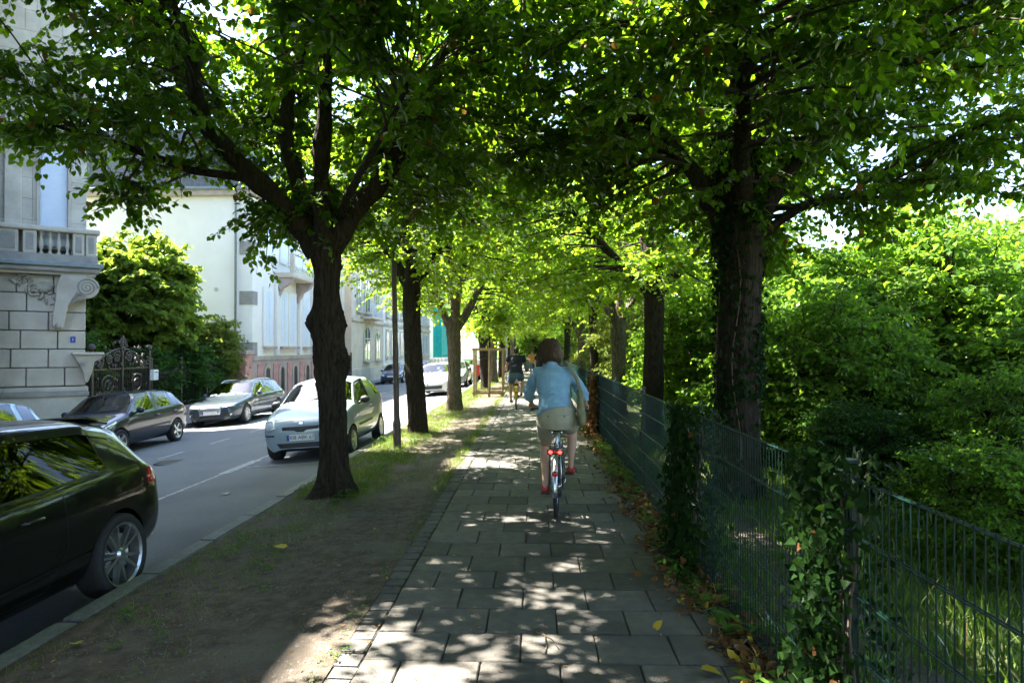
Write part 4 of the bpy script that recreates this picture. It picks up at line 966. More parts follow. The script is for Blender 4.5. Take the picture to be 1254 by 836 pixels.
def make_car(c, name, label, x, y, rz=R(-90), group='cars parked along the street', z=None):
    t = thing(name, label, 'car', (x, y, z if z is not None else gz(x)), rz, group)
    s = c.get('scale', 1.0); t.scale = (s, s, s)
    # the car stands on a road that falls to one side
    t.rotation_euler = Matrix.Rotation(rz, 3, 'Z').to_euler()
    t.rotation_euler = (Matrix.Rotation(-math.atan2(gz(-5) - gz(-10), 5.0), 3, 'Y').to_4x4() @ Matrix.Rotation(rz, 4, 'Z')).to_euler()
    sh = car_shell(c)
    bvh_b = bmesh.new(); bvh_b.from_mesh(sh); bvh = BVHTree.FromBMesh(bvh_b); bvh_b.free()
    body = sub_mesh(sh, {0}, 'body'); body.materials.append(MATS[c['paint']])
    bo = link('body', body, None, t, True)
    und = sub_mesh(sh, {4, 5}, 'underbody'); und.materials.append(MATS['well']); link('underbody', und, None, t)
    for nm, sel, gm in (('windscreen', {1}, c.get('glass', 'car_glass')), ('side_windows', {2}, c.get('sglass', 'car_glass_dark')), ('rear_window', {3}, c.get('sglass', 'car_glass_dark'))):
        g = sub_mesh(sh, sel, nm, .034 if nm == 'windscreen' else .016)
        if nm == 'side_windows':
            for sd, nm2 in ((1, 'side_window'), (-1, 'side_window')):
                b = bmesh.new(); b.from_mesh(g); bmesh.ops.delete(b, geom=[f for f in b.faces if f.calc_center_median().y * sd < 0], context='FACES')
                q = bpy.data.meshes.new(nm2); b.to_mesh(q); b.free(); q.materials.append(MATS[gm]); q.materials.append(MATS['trim']); link(nm2, q, None, t, True)
        else:
            g.materials.append(MATS[gm]); g.materials.append(MATS[c['paint'] if nm == 'windscreen' else 'trim']); link(nm, g, None, t, True)
    hw = c['hw']; zbelt = c['belt']
    # cabin: floor pan, seats and dashboard seen through the glass
    cab = MB(); x0, x1 = c['cabin']
    cab.box(x0, x1, -hw * .8, hw * .8, .25, zbelt - .25)
    cab.box(x1 - .35, x1 - .02, -hw * .78, hw * .78, zbelt - .26, zbelt - .05)
    cab.build('cabin_floor', 'interior', t, bevel=.03)
    for sx in c['seats']:
        for sy in (-.36, .36):
            se = MB(); M = Matrix.Translation((sx, sy, zbelt - .25)) @ Matrix.Rotation(R(-14), 4, 'Y')
            se.box(-.09, .05, -.24, .24, 0, .42, M); se.box(-.07, .03, -.12, .12, .45, .62, M); se.build('seat', 'interior', t, bevel=.03)
    sw = MB(); sw.lathe([(.17, -.012), (.185, 0), (.17, .012), (.16, 0), (.17, -.012)], 24, Matrix.Translation((x1 - .42, .36, zbelt + .0)) @ Matrix.Rotation(R(68), 4, 'Y')); sw.build('steering_wheel', 'plastic', t, True)
    # wheels
    r_ = c['rw_']; tm, rm, bk, dk = wheel_meshes(r_, c.get('tw', .2), c['rim'])
    for me, m in ((tm, 'rubber'), (rm, c.get('rimmat', 'alloy')), (bk, 'well'), (dk, 'steel')): me.materials.append(MATS[m])
    for ax in c['axles']:
        for sd in (1, -1):
            o = link('wheel', tm, None, t, True); o.location = (ax, sd * (hw - .11), r_); o.rotation_mode = 'ZYX'; o.rotation_euler = (R(-90 * sd), 0, random.random() * 6)
            for nm, me in (('rim', rm), ('wheel_inner', bk), ('brake_disc', dk)): link(nm, me, None, o)
    # projected fittings
    P = c['parts']
    for (nm, mat, view, poly, off) in P:
        views = {'LR': ('L', 'Rt'), 'FF': ('F', 'F-'), 'BB': ('B', 'B-')}.get(view, (view,))
        for v in views:
            q = poly
            if v.endswith('-'): q = [(-a, b_) for a, b_ in poly]
            patch(bvh, q, v.rstrip('-'), off).build(nm, mat, t, True)
    for (nm, view, lines) in c['seams']:
        for v in (('L', 'Rt') if view == 'LR' else (view,)):
            m = MB()
            for l in lines: seam(bvh, l, v, m=m)
            m.build(nm, 'trim', t)['kind'] = 'stuff'
    for (nm, mat, view, line, wd, off) in c.get('strips', ()):
        for v in (('L', 'Rt') if view == 'LR' else (view,)): seam(bvh, line, v, wd, off).build(nm, mat, t, True)
    # door mirrors
    for sd in (1, -1):
        mx = c['mirror']; h = prj(bvh, mx, zbelt - .03, 'L'); yy = h[0].y if h else hw
        mi = MB(); mi.ball((mx - .01, sd * (yy + .12), zbelt + .05), (.055, .105, .075), 14, 10); o = mi.build('mirror', c.get('mirrormat', c['paint']), t, True)
        a = MB(); a.tube([(mx + .03, sd * (yy - .02), zbelt - .02), (mx, sd * (yy + .06), zbelt + .02)], [.028, .022], 8); a.build('mirror_arm', 'plastic', o, True)
        g = MB(); g.lathe([(0, 0), (.9, 0), (1, -.05)], 18, Matrix.Translation((mx - .055, sd * (yy + .125), zbelt + .05)) @ Matrix.Diagonal((1, .085, .058, 1)) @ Matrix.Rotation(R(-90), 4, 'Y')); g.build('mirror_glass', 'chrome', o)
    # door handles
    for hx, hzz in c['handles']:
        for sd, v in ((1, 'L'), (-1, 'Rt')):
            h = prj(bvh, hx, hzz, v)
            if h: MB().tube([(hx - .10, h[0].y + sd * .003, hzz), (hx - .07, h[0].y + sd * .03, hzz), (hx + .07, h[0].y + sd * .03, hzz), (hx + .10, h[0].y + sd * .003, hzz)], [.010, .013, .013, .010], 8).build('door_handle', c.get('handlemat', c['paint']), t, True)
    # number plates
    for view, (py, pz), txt in c.get('plates', ()):
        sg = 1 if view == 'F' else -1
        hs = [prj(bvh, py + dy, pz + dz, view) for dy in (-.24, 0, .24) for dz in (-.05, .05)]; hx = max(sg * h[0].x for h in hs if h) * sg
        M = Matrix(((0, 0, sg, hx + sg * .008), (sg, 0, 0, py), (0, 1, 0, pz), (0, 0, 0, 1)))
        pl = MB(); pl.box(-.26, .26, -.055, .055, -.006, .004, M); po = pl.build('number_plate', 'plate', t, bevel=.003)
        bl = MB(); bl.box(-.258, -.215, -.053, .053, .004, .0055, M); bl.build('blue_band', 'plate_blue', po)
        if txt: text('plate_text', txt, .098, M @ Matrix.Translation((.02, 0, .0045)), 'plate_text', po, .001)
    # wipers
    for wy in c.get('wipers', (.1, -.5)):
        x1_, zt_ = c['wiper']; pts = []
        for k in range(5):
            h = prj(bvh, x1_ - .05 * k * .4, wy + .13 * k, 'T'); pts.append(h[0] + Vector((0, 0, .012)) if h else Vector((x1_, wy, zt_)))
        MB().tube(pts, .008, 5).build('wiper', 'plastic', t, True)
    for (nm, mat, fn) in c.get('extra', ()): fn(MB(), bvh).build(nm, mat, t, True)
    return t
def rails(x0, x1, y, z):
    def f(m, bvh):
        pts = []
        for k in range(9):
            x = x0 + (x1 - x0) * k / 8; h = prj(bvh, x, y, 'T'); pts.append(h[0] + Vector((0, 0, .035 if 0 < k < 8 else -.005)))
        return m.tube(pts, .014, 8)
    def g(m, bvh):
        pts = []
        for k in range(9):
            x = x0 + (x1 - x0) * k / 8; h = prj(bvh, x, -y, 'T'); pts.append(h[0] + Vector((0, 0, .035 if 0 < k < 8 else -.005)))
        return m.tube(pts, .014, 8)
    return [('roof_rail', 'chrome', f), ('roof_rail', 'chrome', g)]
def aerial(x, z, dx=-.35, dz=.42):
    return ('aerial', 'plastic', lambda m, bvh: m.tube([(x, 0, z - .02), (x + dx, 0, z + dz)], [.006, .003], 6))
def hatch(paintname, L=3.95, H=1.42, W=1.70, **kw):
    hL = L / 2; hw = W / 2; k = L / 3.95; h = H / 1.42
    Z = lambda q: q * h
    sec = [(hL, hw * .62, .27, Z(.50), Z(.53), None), (hL - .04 * k, hw * .80, .22, Z(.60), Z(.635), None), (hL - .20 * k, hw * .93, .20, Z(.70), Z(.745), None), (hL - .60 * k, hw * .985, .20, Z(.80), Z(.855), None),
           (hL - 1.00 * k, hw, .20, Z(.88), Z(.945), None), (hL - 1.12 * k, hw, .20, Z(.90), Z(.985), hw * .86), (hL - 1.72 * k, hw, .20, Z(.92), Z(1.37), hw * .70), (hL - 2.25 * k, hw, .20, Z(.935), H, hw * .70),
           (hL - 2.42 * k, hw, .20, Z(.94), H, hw * .70), (hL - 3.05 * k, hw, .20, Z(.965), Z(1.395), hw * .68), (hL - 3.16 * k, hw, .20, Z(.975), Z(1.385), hw * .675), (hL - 3.50 * k, hw * .99, .21, Z(1.0), Z(1.335), hw * .64), (hL - 3.62 * k, hw * .985, .22, Z(.99), Z(1.29), hw * .63),
           (hL - 3.82 * k, hw * .95, .24, Z(.93), Z(.985), None), (hL - 3.90 * k, hw * .91, .27, Z(.80), Z(.86), None), (hL - 3.945 * k, hw * .82, .30, Z(.62), Z(.66), None)]
    axf, axr = hL - .76 * k, hL - .76 * k - kw.get('wb', 2.47)
    c = dict(sec=sec, ws={5}, sw={6, 8, 10}, rw={12}, paint=paintname, hw=hw, rw_=kw.get('rw', .305), axles=(axf, axr), belt=Z(.925), cabin=(hL - 3.3 * k, hL - 1.2 * k), seats=(hL - 2.15 * k, hL - 2.95 * k), mirror=hL - 1.42 * k, wiper=(hL - 1.08 * k, 1.0), handles=[(hL - 2.28 * k, Z(.80)), (hL - 3.12 * k, Z(.83))], rim=kw.get('rim', 'five'), seams=[], parts=[], plates=[])
    c['sw'] = kw.get('sw', {5, 6, 8, 10})
    dz = Z(.90)
    c['seams'] = [('door_gap', 'LR', [[(hL - 1.22 * k, .30), (hL - 1.20 * k, .62), (hL - 1.30 * k, dz)], [(hL - 2.33 * k, .28), (hL - 2.36 * k, dz)], [(hL - 1.22 * k, .30), (hL - 2.9 * k, .30)], [(hL - 2.9 * k, .30), (axr + .40, .52), (hL - 3.24 * k, dz)]]), ('bonnet_gap', 'T', [[(hL - .30 * k, hw * .70), (hL - 1.0 * k, hw * .80)], [(hL - .30 * k, -hw * .70), (hL - 1.0 * k, -hw * .80)]]),
                  ('bumper_gap', 'LR', [[(hL - .42 * k, .62), (hL - .12 * k, .56)]]), ('tailgate_gap', 'B', [[(-hw * .62, Z(.52)), (hw * .62, Z(.52))], [(-hw * .70, Z(.90)), (-hw * .62, Z(.52))], [(hw * .70, Z(.90)), (hw * .62, Z(.52))]])]
    c['H'] = H; c['hL'] = hL; c['k'] = k; c['Z'] = Z
    return c
# -- black hatchback, nearest
c = hatch('car_black', 3.95, 1.42, 1.74, rim='ten', rw=.315); hL, k, Z, hw = c['hL'], c['k'], c['Z'], c['hw']
c.update(scale=1.08, tw=.22, sw={5, 6, 7, 8, 9}, glass='car_glass_dark', sglass='privacy_glass', handles=[(hL - 2.30, .80)], rimmat='alloy')
c['parts'] = [('tail_light', 'tail_red', 'BB', [(.42, .80), (.80, .76), (.83, .88), (.76, .93), (.46, .90)], .012), ('tail_light', 'tail_red', 'LR', [(-hL + .10, .77), (-hL + .30, .80), (-hL + .26, .92), (-hL + .10, .92)], .010), ('headlight', 'lens', 'FF', [(.38, .58), (.70, .62), (.72, .70), (.40, .66)], .008), ('grille', 'plastic', 'F', [(-.33, .36), (.33, .36), (.38, .62), (-.38, .62)], .008), ('fuel_flap', 'car_black', 'Rt', [(-hL + .72, .74), (-hL + .90, .74), (-hL + .90, .88), (-hL + .72, .88)], .003)]
c['seams'][0][2].pop(1); c['seams'][0] = ('door_gap', 'LR', [[(hL - 1.22, .30), (hL - 1.20, .62), (hL - 1.30, .9)], [(hL - 1.22, .30), (hL - 2.45, .30)], [(hL - 2.45, .30), (hL - 2.62, .55), (hL - 2.62, .9)]])
c['strips'] = [('roof_arch', 'car_black', 'LR', [(hL - 1.30, .96), (hL - 1.75, 1.27), (hL - 2.4, 1.325), (hL - 3.05, 1.30), (hL - 3.45, 1.22)], .05, .008), ('sill_moulding', 'trim', 'LR', [(hL - 1.2, .40), (hL - 2.9, .44)], .02, .008)]
c['extra'] = [('roof_spoiler', 'car_black', lambda m, b: m.prism([(-hL + .28, 1.325), (-hL + .50, 1.375), (-hL + .62, 1.395), (-hL + .60, 1.37), (-hL + .30, 1.295)], -.52, .52, Matrix(((1, 0, 0, 0), (0, 0, 1, 0), (0, 1, 0, 0), (0, 0, 0, 1)))))]
c['plates'] = [('B', (0, .66), '')]
ax = c['axles'][1] * 1.08
make_car(c, 'hatchback', 'glossy black hatchback parked at the kerb nearest the camera', -3.40 - hw * 1.08, 5.62 + ax)
# -- silver small three-door facing the camera
c = hatch('car_silver', 3.62, 1.50, 1.66, rim='cover', rw=.285, wb=2.37); hL, k, Z, hw = c['hL'], c['k'], c['Z'], c['hw']
s0 = c['sec']; c['sec'] = [(a, w_, zb, zl + (.06 if i < 5 else .02), zt + (.07 if i < 5 else 0.0), wr) for i, (a, w_, zb, zl, zt, wr) in enumerate(s0)]
c.update(sw={5, 6, 7, 9, 10}, handles=[(hL - 2.02, .87)], mirrormat='plastic', sglass='car_glass', rimmat='alloy')
c['seams'][0] = ('door_gap', 'LR', [[(hL - 1.10, .30), (hL - 1.10, .62), (hL - 1.18, .95)], [(hL - 1.10, .30), (hL - 2.15, .30)], [(hL - 2.15, .30), (hL - 2.3, .55), (hL - 2.32, .95)]])
c['parts'] = [('headlight', 'lens', 'FF', [(.46, .66), (.60, .60), (.745, .66), (.76, .80), (.70, .86), (.52, .80)], .014), ('grille', 'plastic', 'F', [(-.34, .62), (-.11, .61), (-.06, .575), (.06, .575), (.11, .61), (.34, .62), (.35, .68), (-.35, .68)], .008), ('air_intake', 'plastic', 'F', [(-.40, .29), (.40, .29), (.46, .38), (-.46, .38)], .006), ('bumper_strip', 'plastic', 'FF', [(.50, .51), (.72, .51), (.72, .54), (.50, .54)], .010), ('indicator', 'lens', 'LR', [(hL - 1.02, .72), (hL - .95, .72), (hL - .95, .75), (hL - 1.02, .75)], .008), ('tail_light', 'tail_red', 'BB', [(.52, .70), (.72, .70), (.74, .95), (.60, .97)], .01), ('badge', 'chrome', 'F', [(-.05, .715), (.05, .715), (.055, .75), (-.055, .75)], .012)]
c['strips'] = [('side_moulding', 'plastic', 'LR', [(hL - 1.14, .54), (hL - 2.22, .56)], .045, .012)]
c['plates'] = [('F', (0, .475), '308 ABK 67')]
c['extra'] = [aerial(hL - 1.85, 1.47)]
make_car(c, 'small_car', 'small silver three-door car parked at the kerb behind the gnarled tree', -3.50 - hw, 13.3 + c['axles'][0])
# -- dark blue-grey five-door across the road
c = hatch('car_blue_grey', 4.02, 1.47, 1.75, rim='five', rw=.31, wb=2.54); hL, k, Z, hw = c['hL'], c['k'], c['Z'], c['hw']
c.update(sw={5, 6, 8, 10}, sglass='car_glass', mirrormat='car_blue_grey')
c['parts'] = [('headlight', 'lens', 'LR', [(hL - .14, .58), (hL - .30, .60), (hL - .62, .76), (hL - .70, .82), (hL - .40, .74), (hL - .14, .66)], .012), ('headlight_front', 'lens', 'FF', [(.50, .60), (.72, .62), (.76, .76), (.58, .70)], .012), ('grille', 'plastic', 'F', [(-.42, .30), (.42, .30), (.50, .50), (-.50, .50)], .008), ('tail_light', 'tail_red', 'LR', [(-hL + .10, .80), (-hL + .34, .88), (-hL + .26, 1.0), (-hL + .12, .98)], .012), ('tail_light_rear', 'tail_red', 'BB', [(.58, .80), (.80, .80), (.80, .98), (.62, .98)], .012)]
c['strips'] = [('side_moulding', 'plastic', 'LR', [(hL - 1.12, .53), (hL - 2.95, .57)], .045, .012)]
c['plates'] = [('F', (0, .55), '')]
make_car(c, 'five_door_car', 'dark blue-grey five-door car parked across the road in front of the ornate gate', -9.75 - hw, 15.9 + c['axles'][0])
# -- slate estate with a tall pale grille
def estate(paintname, L=4.70, H=1.44, W=1.83):
    hL = L / 2; hw = W / 2
    sec = [(hL, hw * .60, .26, .55, .58, None), (hL - .05, hw * .80, .21, .64, .68, None), (hL - .22, hw * .93, .19, .72, .77, None), (hL - .75, hw * .985, .19, .82, .87, None), (hL - 1.28, hw, .19, .89, .95, None), (hL - 1.42, hw, .19, .905, .99, hw * .86),
           (hL - 2.10, hw, .19, .92, 1.385, hw * .70), (hL - 2.62, hw, .19, .93, H, hw * .69), (hL - 2.78, hw, .19, .935, H, hw * .69), (hL - 3.45, hw, .19, .945, 1.425, hw * .68), (hL - 3.58, hw, .19, .95, 1.42, hw * .675), (hL - 4.12, hw * .985, .20, .96, 1.375, hw * .65), (hL - 4.22, hw * .98, .21, .96, 1.35, hw * .64),
           (hL - 4.55, hw * .94, .23, .93, .98, None), (hL - 4.65, hw * .90, .26, .80, .86, None), (hL - 4.70, hw * .82, .30, .62, .66, None)]
    c = dict(sec=sec, ws={5}, sw={5, 6, 8, 10}, rw={12}, paint=paintname, hw=hw, rw_=.325, axles=(hL - .86, hL - .86 - 2.81), belt=.925, cabin=(hL - 3.9, hL - 1.5), seats=(hL - 2.5, hL - 3.35), mirror=hL - 1.75, wiper=(hL - 1.36, 1.0), handles=[(hL - 2.62, .80), (hL - 3.5, .83)], rim='multi', seams=[], parts=[], plates=[], hL=hL)
    c['seams'] = [('door_gap', 'LR', [[(hL - 1.52, .30), (hL - 1.5, .62), (hL - 1.6, .9)], [(hL - 2.70, .28), (hL - 2.73, .9)], [(hL - 1.52, .30), (hL - 3.25, .30)], [(hL - 3.25, .30), (hL - 3.38, .60), (hL - 3.62, .9)]]), ('bonnet_gap', 'T', [[(hL - .30, hw * .62), (hL - 1.3, hw * .80)], [(hL - .30, -hw * .62), (hL - 1.3, -hw * .80)]])]
    c['parts'] = [('headlight', 'lens', 'FF', [(.42, .62), (.78, .66), (.82, .75), (.44, .71)], .012), ('grille', 'alloy', 'F', [(-.34, .40), (.34, .40), (.40, .70), (-.40, .70)], .010), ('air_intake', 'plastic', 'FF', [(.45, .30), (.76, .32), (.76, .44), (.48, .44)], .008), ('lower_intake', 'plastic', 'F', [(-.32, .28), (.32, .28), (.34, .37), (-.34, .37)], .012), ('fog_light', 'lens', 'FF', [(.66, .36), (.72, .36), (.72, .42), (.66, .42)], .014), ('tail_light', 'tail_red', 'BB', [(.48, .78), (.84, .78), (.84, .92), (.48, .92)], .012)]
    for i in range(4):
        cx = -.108 + .072 * i
        c.setdefault('extra', []).append(('badge_ring', 'chrome', (lambda cx: lambda m, b: m.lathe([(.042, -.006), (.049, 0), (.042, .006), (.036, 0), (.042, -.006)], 20, Matrix.Translation((prj(b, 0, .63, 'F')[0].x + .022, cx, .63)) @ Matrix.Rotation(R(90), 4, 'Y')))(cx)))
    c['extra'] += rails(hL - 2.15, hL - 4.05, hw * .60, H)
    c['plates'] = [('F', (0, .47), '')]
    return c
c = estate('car_slate'); c.update(sglass='car_glass')
make_car(c, 'estate_car', 'slate grey estate car with roof rails parked across the road in the sun', -9.75 - c['hw'], 23.0 + c['axles'][0])
# -- the rest of the parked cars
def plain(name, label, paintname, x, y, L=4.0, H=1.48, W=1.72, rz=R(-90)):
    c = hatch(paintname, L, H, W, rim='multi', rw=.31); hL, hw = c['hL'], c['hw']
    c['sglass'] = 'car_glass'
    c['parts'] = [('headlight', 'lens', 'FF', [(.46, .60), (.72, .64), (.76, .76), (.50, .72)], .012), ('grille', 'plastic', 'F', [(-.40, .32), (.40, .32), (.44, .48), (-.44, .48)], .008), ('tail_light', 'tail_red', 'BB', [(.58, .76), (.78, .76), (.78, .96), (.62, .96)], .012), ('tail_light_side', 'tail_red', 'LR', [(-hL + .10, .78), (-hL + .26, .82), (-hL + .24, .96), (-hL + .12, .96)], .012)]
    c['plates'] = [('F', (0, .55), '')]; c['extra'] = [aerial(-hL + .55, 1.43)]
    return make_car(c, name, label, x, y, rz)
plain('parked_car', 'pale blue-grey car at the left edge, parked across the road behind the black hatchback', 'car_ice', -10.5, 11.55, 4.1, 1.56)
plain('parked_car', 'cream white car parked at the kerb beyond the third verge tree', 'car_white', -4.55, 32.6, 4.1, 1.46)
plain('parked_car', 'grey car parked at the kerb behind the wooden tree guard', 'car_grey', -4.5, 38.6, 4.0, 1.45)
plain('parked_car', 'navy car parked across the road near the scaffold', 'car_navy', -10.6, 52, 4.1, 1.45)
plain('parked_car', 'pale car farther down the road under the green netting', 'car_ice', -10.6, 64, 4.1, 1.45)
plain('parked_car', 'silver car parked at the kerb far down the verge', 'car_silver', -4.5, 45, 4.0, 1.5)
# ================================================================== BICYCLES AND PEOPLE
def ring(m, c, r_, tr, ax, seg=36, ts=8):
    """a torus of radius r_ and tube radius tr around axis x"""
    M = Matrix.Translation(c) @ Matrix.Rotation(R(90), 4, 'Y')
    pr = [(r_ + tr * math.cos(2 * math.pi * i / ts), tr * math.sin(2 * math.pi * i / ts)) for i in range(ts + 1)]
    return m.lathe(pr, seg, M)
def make_bike(name, label, frame_mat, fender_mat, x, y, rz, skirt=None, lit=True):
    t = thing(name, label, 'bicycle', (x, y, 0), rz)
    WR = .34; RC = Vector((0, 0, WR)); FC = Vector((0, 1.08, WR))
    for cpos in (RC, FC):
        w_ = ring(MB(), cpos, WR - .021, .021, 0).build('wheel', 'rubber', t, True)
        ring(MB(), cpos, WR - .044, .010, 0, 36, 6).build('rim', 'steel', w_, True)
        sp = MB()
        for k in range(28):
            a = k * 2 * math.pi / 28; s = .02 if k % 2 else -.02
            sp.tube([cpos + Vector((s, .02 * math.cos(a + .8), .02 * math.sin(a + .8))), cpos + Vector((0, (WR - .05) * math.cos(a), (WR - .05) * math.sin(a)))], .0012, 3, False)
        sp.build('spokes', 'steel', w_)['kind'] = 'stuff'
        MB().tube([cpos - Vector((.055, 0, 0)), cpos - Vector((.03, 0, 0)), cpos + Vector((.03, 0, 0)), cpos + Vector((.055, 0, 0))], [.012, .026, .026, .012], 10).build('hub', 'steel', w_, True)
    # mudguards
    for cpos, a0, a1 in ((RC, -8, 205), (FC, 20, 190)):
        vs = []; fs = []; n = 22
        for i in range(n):
            a = R(a0 + (a1 - a0) * i / (n - 1)) if cpos is RC else R(180 - (a0 + (a1 - a0) * i / (n - 1)) + 20)
            for (lx, dr) in ((-.032, -.012), (-.02, .006), (0, .012), (.02, .006), (.032, -.012)): vs.append(cpos + Vector((lx, -(WR + .022 + dr) * -math.cos(math.pi - a), (WR + .022 + dr) * math.sin(a))))
        for i in range(n - 1):
            for j in range(4): fs.append((i * 5 + j, i * 5 + j + 1, i * 5 + 6 + j, i * 5 + 5 + j))
        m = MB(); m.add(vs, fs); o = m.build('mudguard', fender_mat, t, True); so = o.modifiers.new('s', 'SOLIDIFY'); so.thickness = .003
    BB = Vector((0, .46, .285)); ST = Vector((0, .22, .86)); HT = Vector((0, .86, .93)); HB = Vector((0, .93, .66))
    f = MB(); f.tube([BB, ST], .017, 10); f.tube([HT, HB], .02, 10); f.tube([HB + Vector((0, -.01, .05)), Vector((0, .62, .42)), BB], .021, 10); f.tube([HT - Vector((0, -.015, .06)), Vector((0, .6, .56)), BB.lerp(ST, .42)], .016, 10)
    for s in (-1, 1):
        f.tube([BB + Vector((s * .03, -.03, 0)), RC + Vector((s * .065, 0, 0))], .010, 8); f.tube([ST + Vector((s * .02, .02, -.08)), RC + Vector((s * .065, 0, 0))], .009, 8)
    f.build('frame', frame_mat, t, True)
    fk = MB(); fk.tube([HT + Vector((0, -.02, .08)), HB], .014, 8)
    for s in (-1, 1): fk.tube([HB + Vector((s * .0, 0, 0)), HB + Vector((s * .05, .015, -.04)), FC + Vector((s * .055, -.03, .12)), FC + Vector((s * .055, 0, 0))], .011, 8)
    fk.build('fork', frame_mat, t, True)
    hb = MB(); hb.tube([(-.31, .80, 1.085), (-.24, .90, 1.10), (-.1, .95, 1.09), (0, .93, 1.04), (.1, .95, 1.09), (.24, .90, 1.10), (.31, .80, 1.085)], .011, 8); hb.tube([HT + Vector((0, -.02, .05)), (0, .93, 1.05)], .014, 8); hb.build('handlebar', 'steel', t, True)
    for s in (-1, 1):
        MB().tube([(s * .25, .875, 1.097), (s * .325, .775, 1.083)], .0165, 10).build('grip', 'plastic', t, True)
        MB().tube([(s * .24, .90, 1.085), (s * .27, .93, 1.06), (s * .34, .85, 1.035)], [.008, .007, .006], 6).build('brake_lever', 'steel', t, True)
    MB().tube([ST - Vector((0, -.03, .06)), Vector((0, .205, .93))], .0135, 10).build('seat_post', 'steel', t, True)
    sd = MB()
    sd.lathe([(0, .035), (.06, .035), (.098, .02), (.105, -.005), (.09, -.03), (0, -.025)], 24, Matrix.Translation((0, .165, .945)) @ Matrix.Diagonal((1.12, .9, 1, 1)))
    sd.tube([(0, .16, .95), (0, .26, .95), (0, .36, .945), (0, .41, .94)], [.06, .045, .026, .018], 12)
    sd.build('saddle', 'plastic', t, True)
    for s in (-1, 1): MB().tube([(s * .05, .12, .92), (s * .05, .13, .86)], .012, 8).build('saddle_spring', 'steel', t, True)
    rk = MB()
    for s in (-1, 1):
        rk.tube([(s * .065, -.24, .755), (s * .065, .20, .765)], .006, 6); rk.tube([(s * .065, -.12, .755), (s * .07, 0, WR)], .006, 6); rk.tube([(s * .065, .05, .76), (s * .07, 0, WR)], .005, 6)
    for yy in (-.24, -.1, .04, .18): rk.tube([(-.065, yy, .757), (.065, yy, .757)], .005, 6)
    rk.build('luggage_rack', 'bike_black', t, True)
    lb = MB(); lb.box(-.085, .085, -.285, -.245, .715, .775); lo = lb.build('rear_light', 'plastic', t, bevel=.008)
    for s in (-1, 1): MB().ball((s * .048, -.288, .742), (.021, .012, .017), 12, 8).build('lamp', 'light_red_on' if lit else 'reflector_red', lo, True)
    MB().ball((0, -.29, .742), (.018, .01, .02), 10, 6).build('reflector', 'reflector_red', lo, True)
    MB().lathe([(0, .014), (.026, .012), (.03, 0), (.03, -.01)], 16, Matrix.Translation((0, -.375, .535)) @ Matrix.Rotation(R(90), 4, 'X')).build('round_reflector', 'reflector_red', t, True)
    # crank, pedals, chain
    cr = MB(); pl, pr_ = Vector((-.13, .335, .20)), Vector((.13, .60, .375))
    cr.tube([BB + Vector((-.06, 0, 0)), BB + Vector((.06, 0, 0))], .02, 10); cr.tube([BB + Vector((-.075, 0, 0)), Vector((-.085, pl.y, pl.z))], .011, 8); cr.tube([BB + Vector((.075, 0, 0)), Vector((.085, pr_.y, pr_.z))], .011, 8); cr.build('crank', 'steel', t, True)
    for q in (pl, pr_):
        p = MB(); p.box(q.x - .05, q.x + .05, q.y - .045, q.y + .045, q.z - .014, q.z + .014); p.build('pedal', 'plastic', t, bevel=.004)
    ch = MB(); M = Matrix.Translation((.048, BB.y, BB.z)) @ Matrix.Rotation(R(90), 4, 'Y'); ch.lathe([(.03, 0), (.085, 0), (.085, .004), (.03, .004), (.03, 0)], 28, M); ch.build('chainring', 'steel', t)
    cg = MB(); cg.tube([(.06, .54, .33), (.06, .30, .36), (.06, .02, .385)], [(.008, .03), (.008, .03), (.008, .022)], 8); cg.build('chain_guard', 'bike_black', t, True)
    cn = MB(); cn.tube([(.05, .50, .37), (.05, 0, .375)], .005, 5); cn.tube([(.05, .50, .20), (.05, 0, .305)], .005, 5); cn.build('chain', 'bike_black', t)
    MB().tube([(-.05, .36, .27), (-.09, .08, .24)], .009, 6).build('kickstand', 'bike_black', t, True)
    if skirt:
        vs = []; fs = []; n = 16
        for s in (-1, 1):
            m = MB(); pts = [(RC + Vector((s * .05, (WR + .01) * -math.cos(R(20 + 150 * i / n)), (WR + .01) * math.sin(R(20 + 150 * i / n))))) for i in range(n + 1)] + [RC + Vector((s * .05, 0, .02))]
            m.add(pts + [p + Vector((s * .004, 0, 0)) for p in pts], [tuple(range(len(pts))), tuple(reversed(range(len(pts), 2 * len(pts))))] + [(i, (i + 1) % len(pts), len(pts) + (i + 1) % len(pts), len(pts) + i) for i in range(len(pts))])
            m.build('skirt_guard', skirt, t)
    hl = MB(); hl.ball((0, 1.04, .86), (.035, .04, .035), 12, 8); hl.build('front_light', 'chrome', t, True)
    return t
def hand(m, w, d, s, side):
    """palm and five fingers closed round a bar. w wrist, d forward direction, s +1 for the right hand"""
    w = Vector(w); d = Vector(d).normalized(); lat = Vector((side, 0, 0)); up = lat.cross(d) * side; up = up if up.z > 0 else -up
    m.tube([w, w + d * .035, w + d * .075], [(.026, .02), (.038, .017), (.04, .015)], 10)
    for i, (o, l) in enumerate(((-.03, .9), (-.011, 1.0), (.010, .96), (.029, .8))):
        b = w + d * .072 + lat * o
        m.tube([b - d * .02, b, b + d * .034 * l + up * -.004, b + d * .042 * l - up * .03 * l, b + d * .02 - up * .046 * l], [.009, .0095, .009, .0085, .007], 8)
    b = w + d * .03 - lat * .034
    m.tube([b, b - lat * .014 + d * .022 - up * .012, b - lat * .004 + d * .045 - up * .03], [.012, .0105, .008], 8)
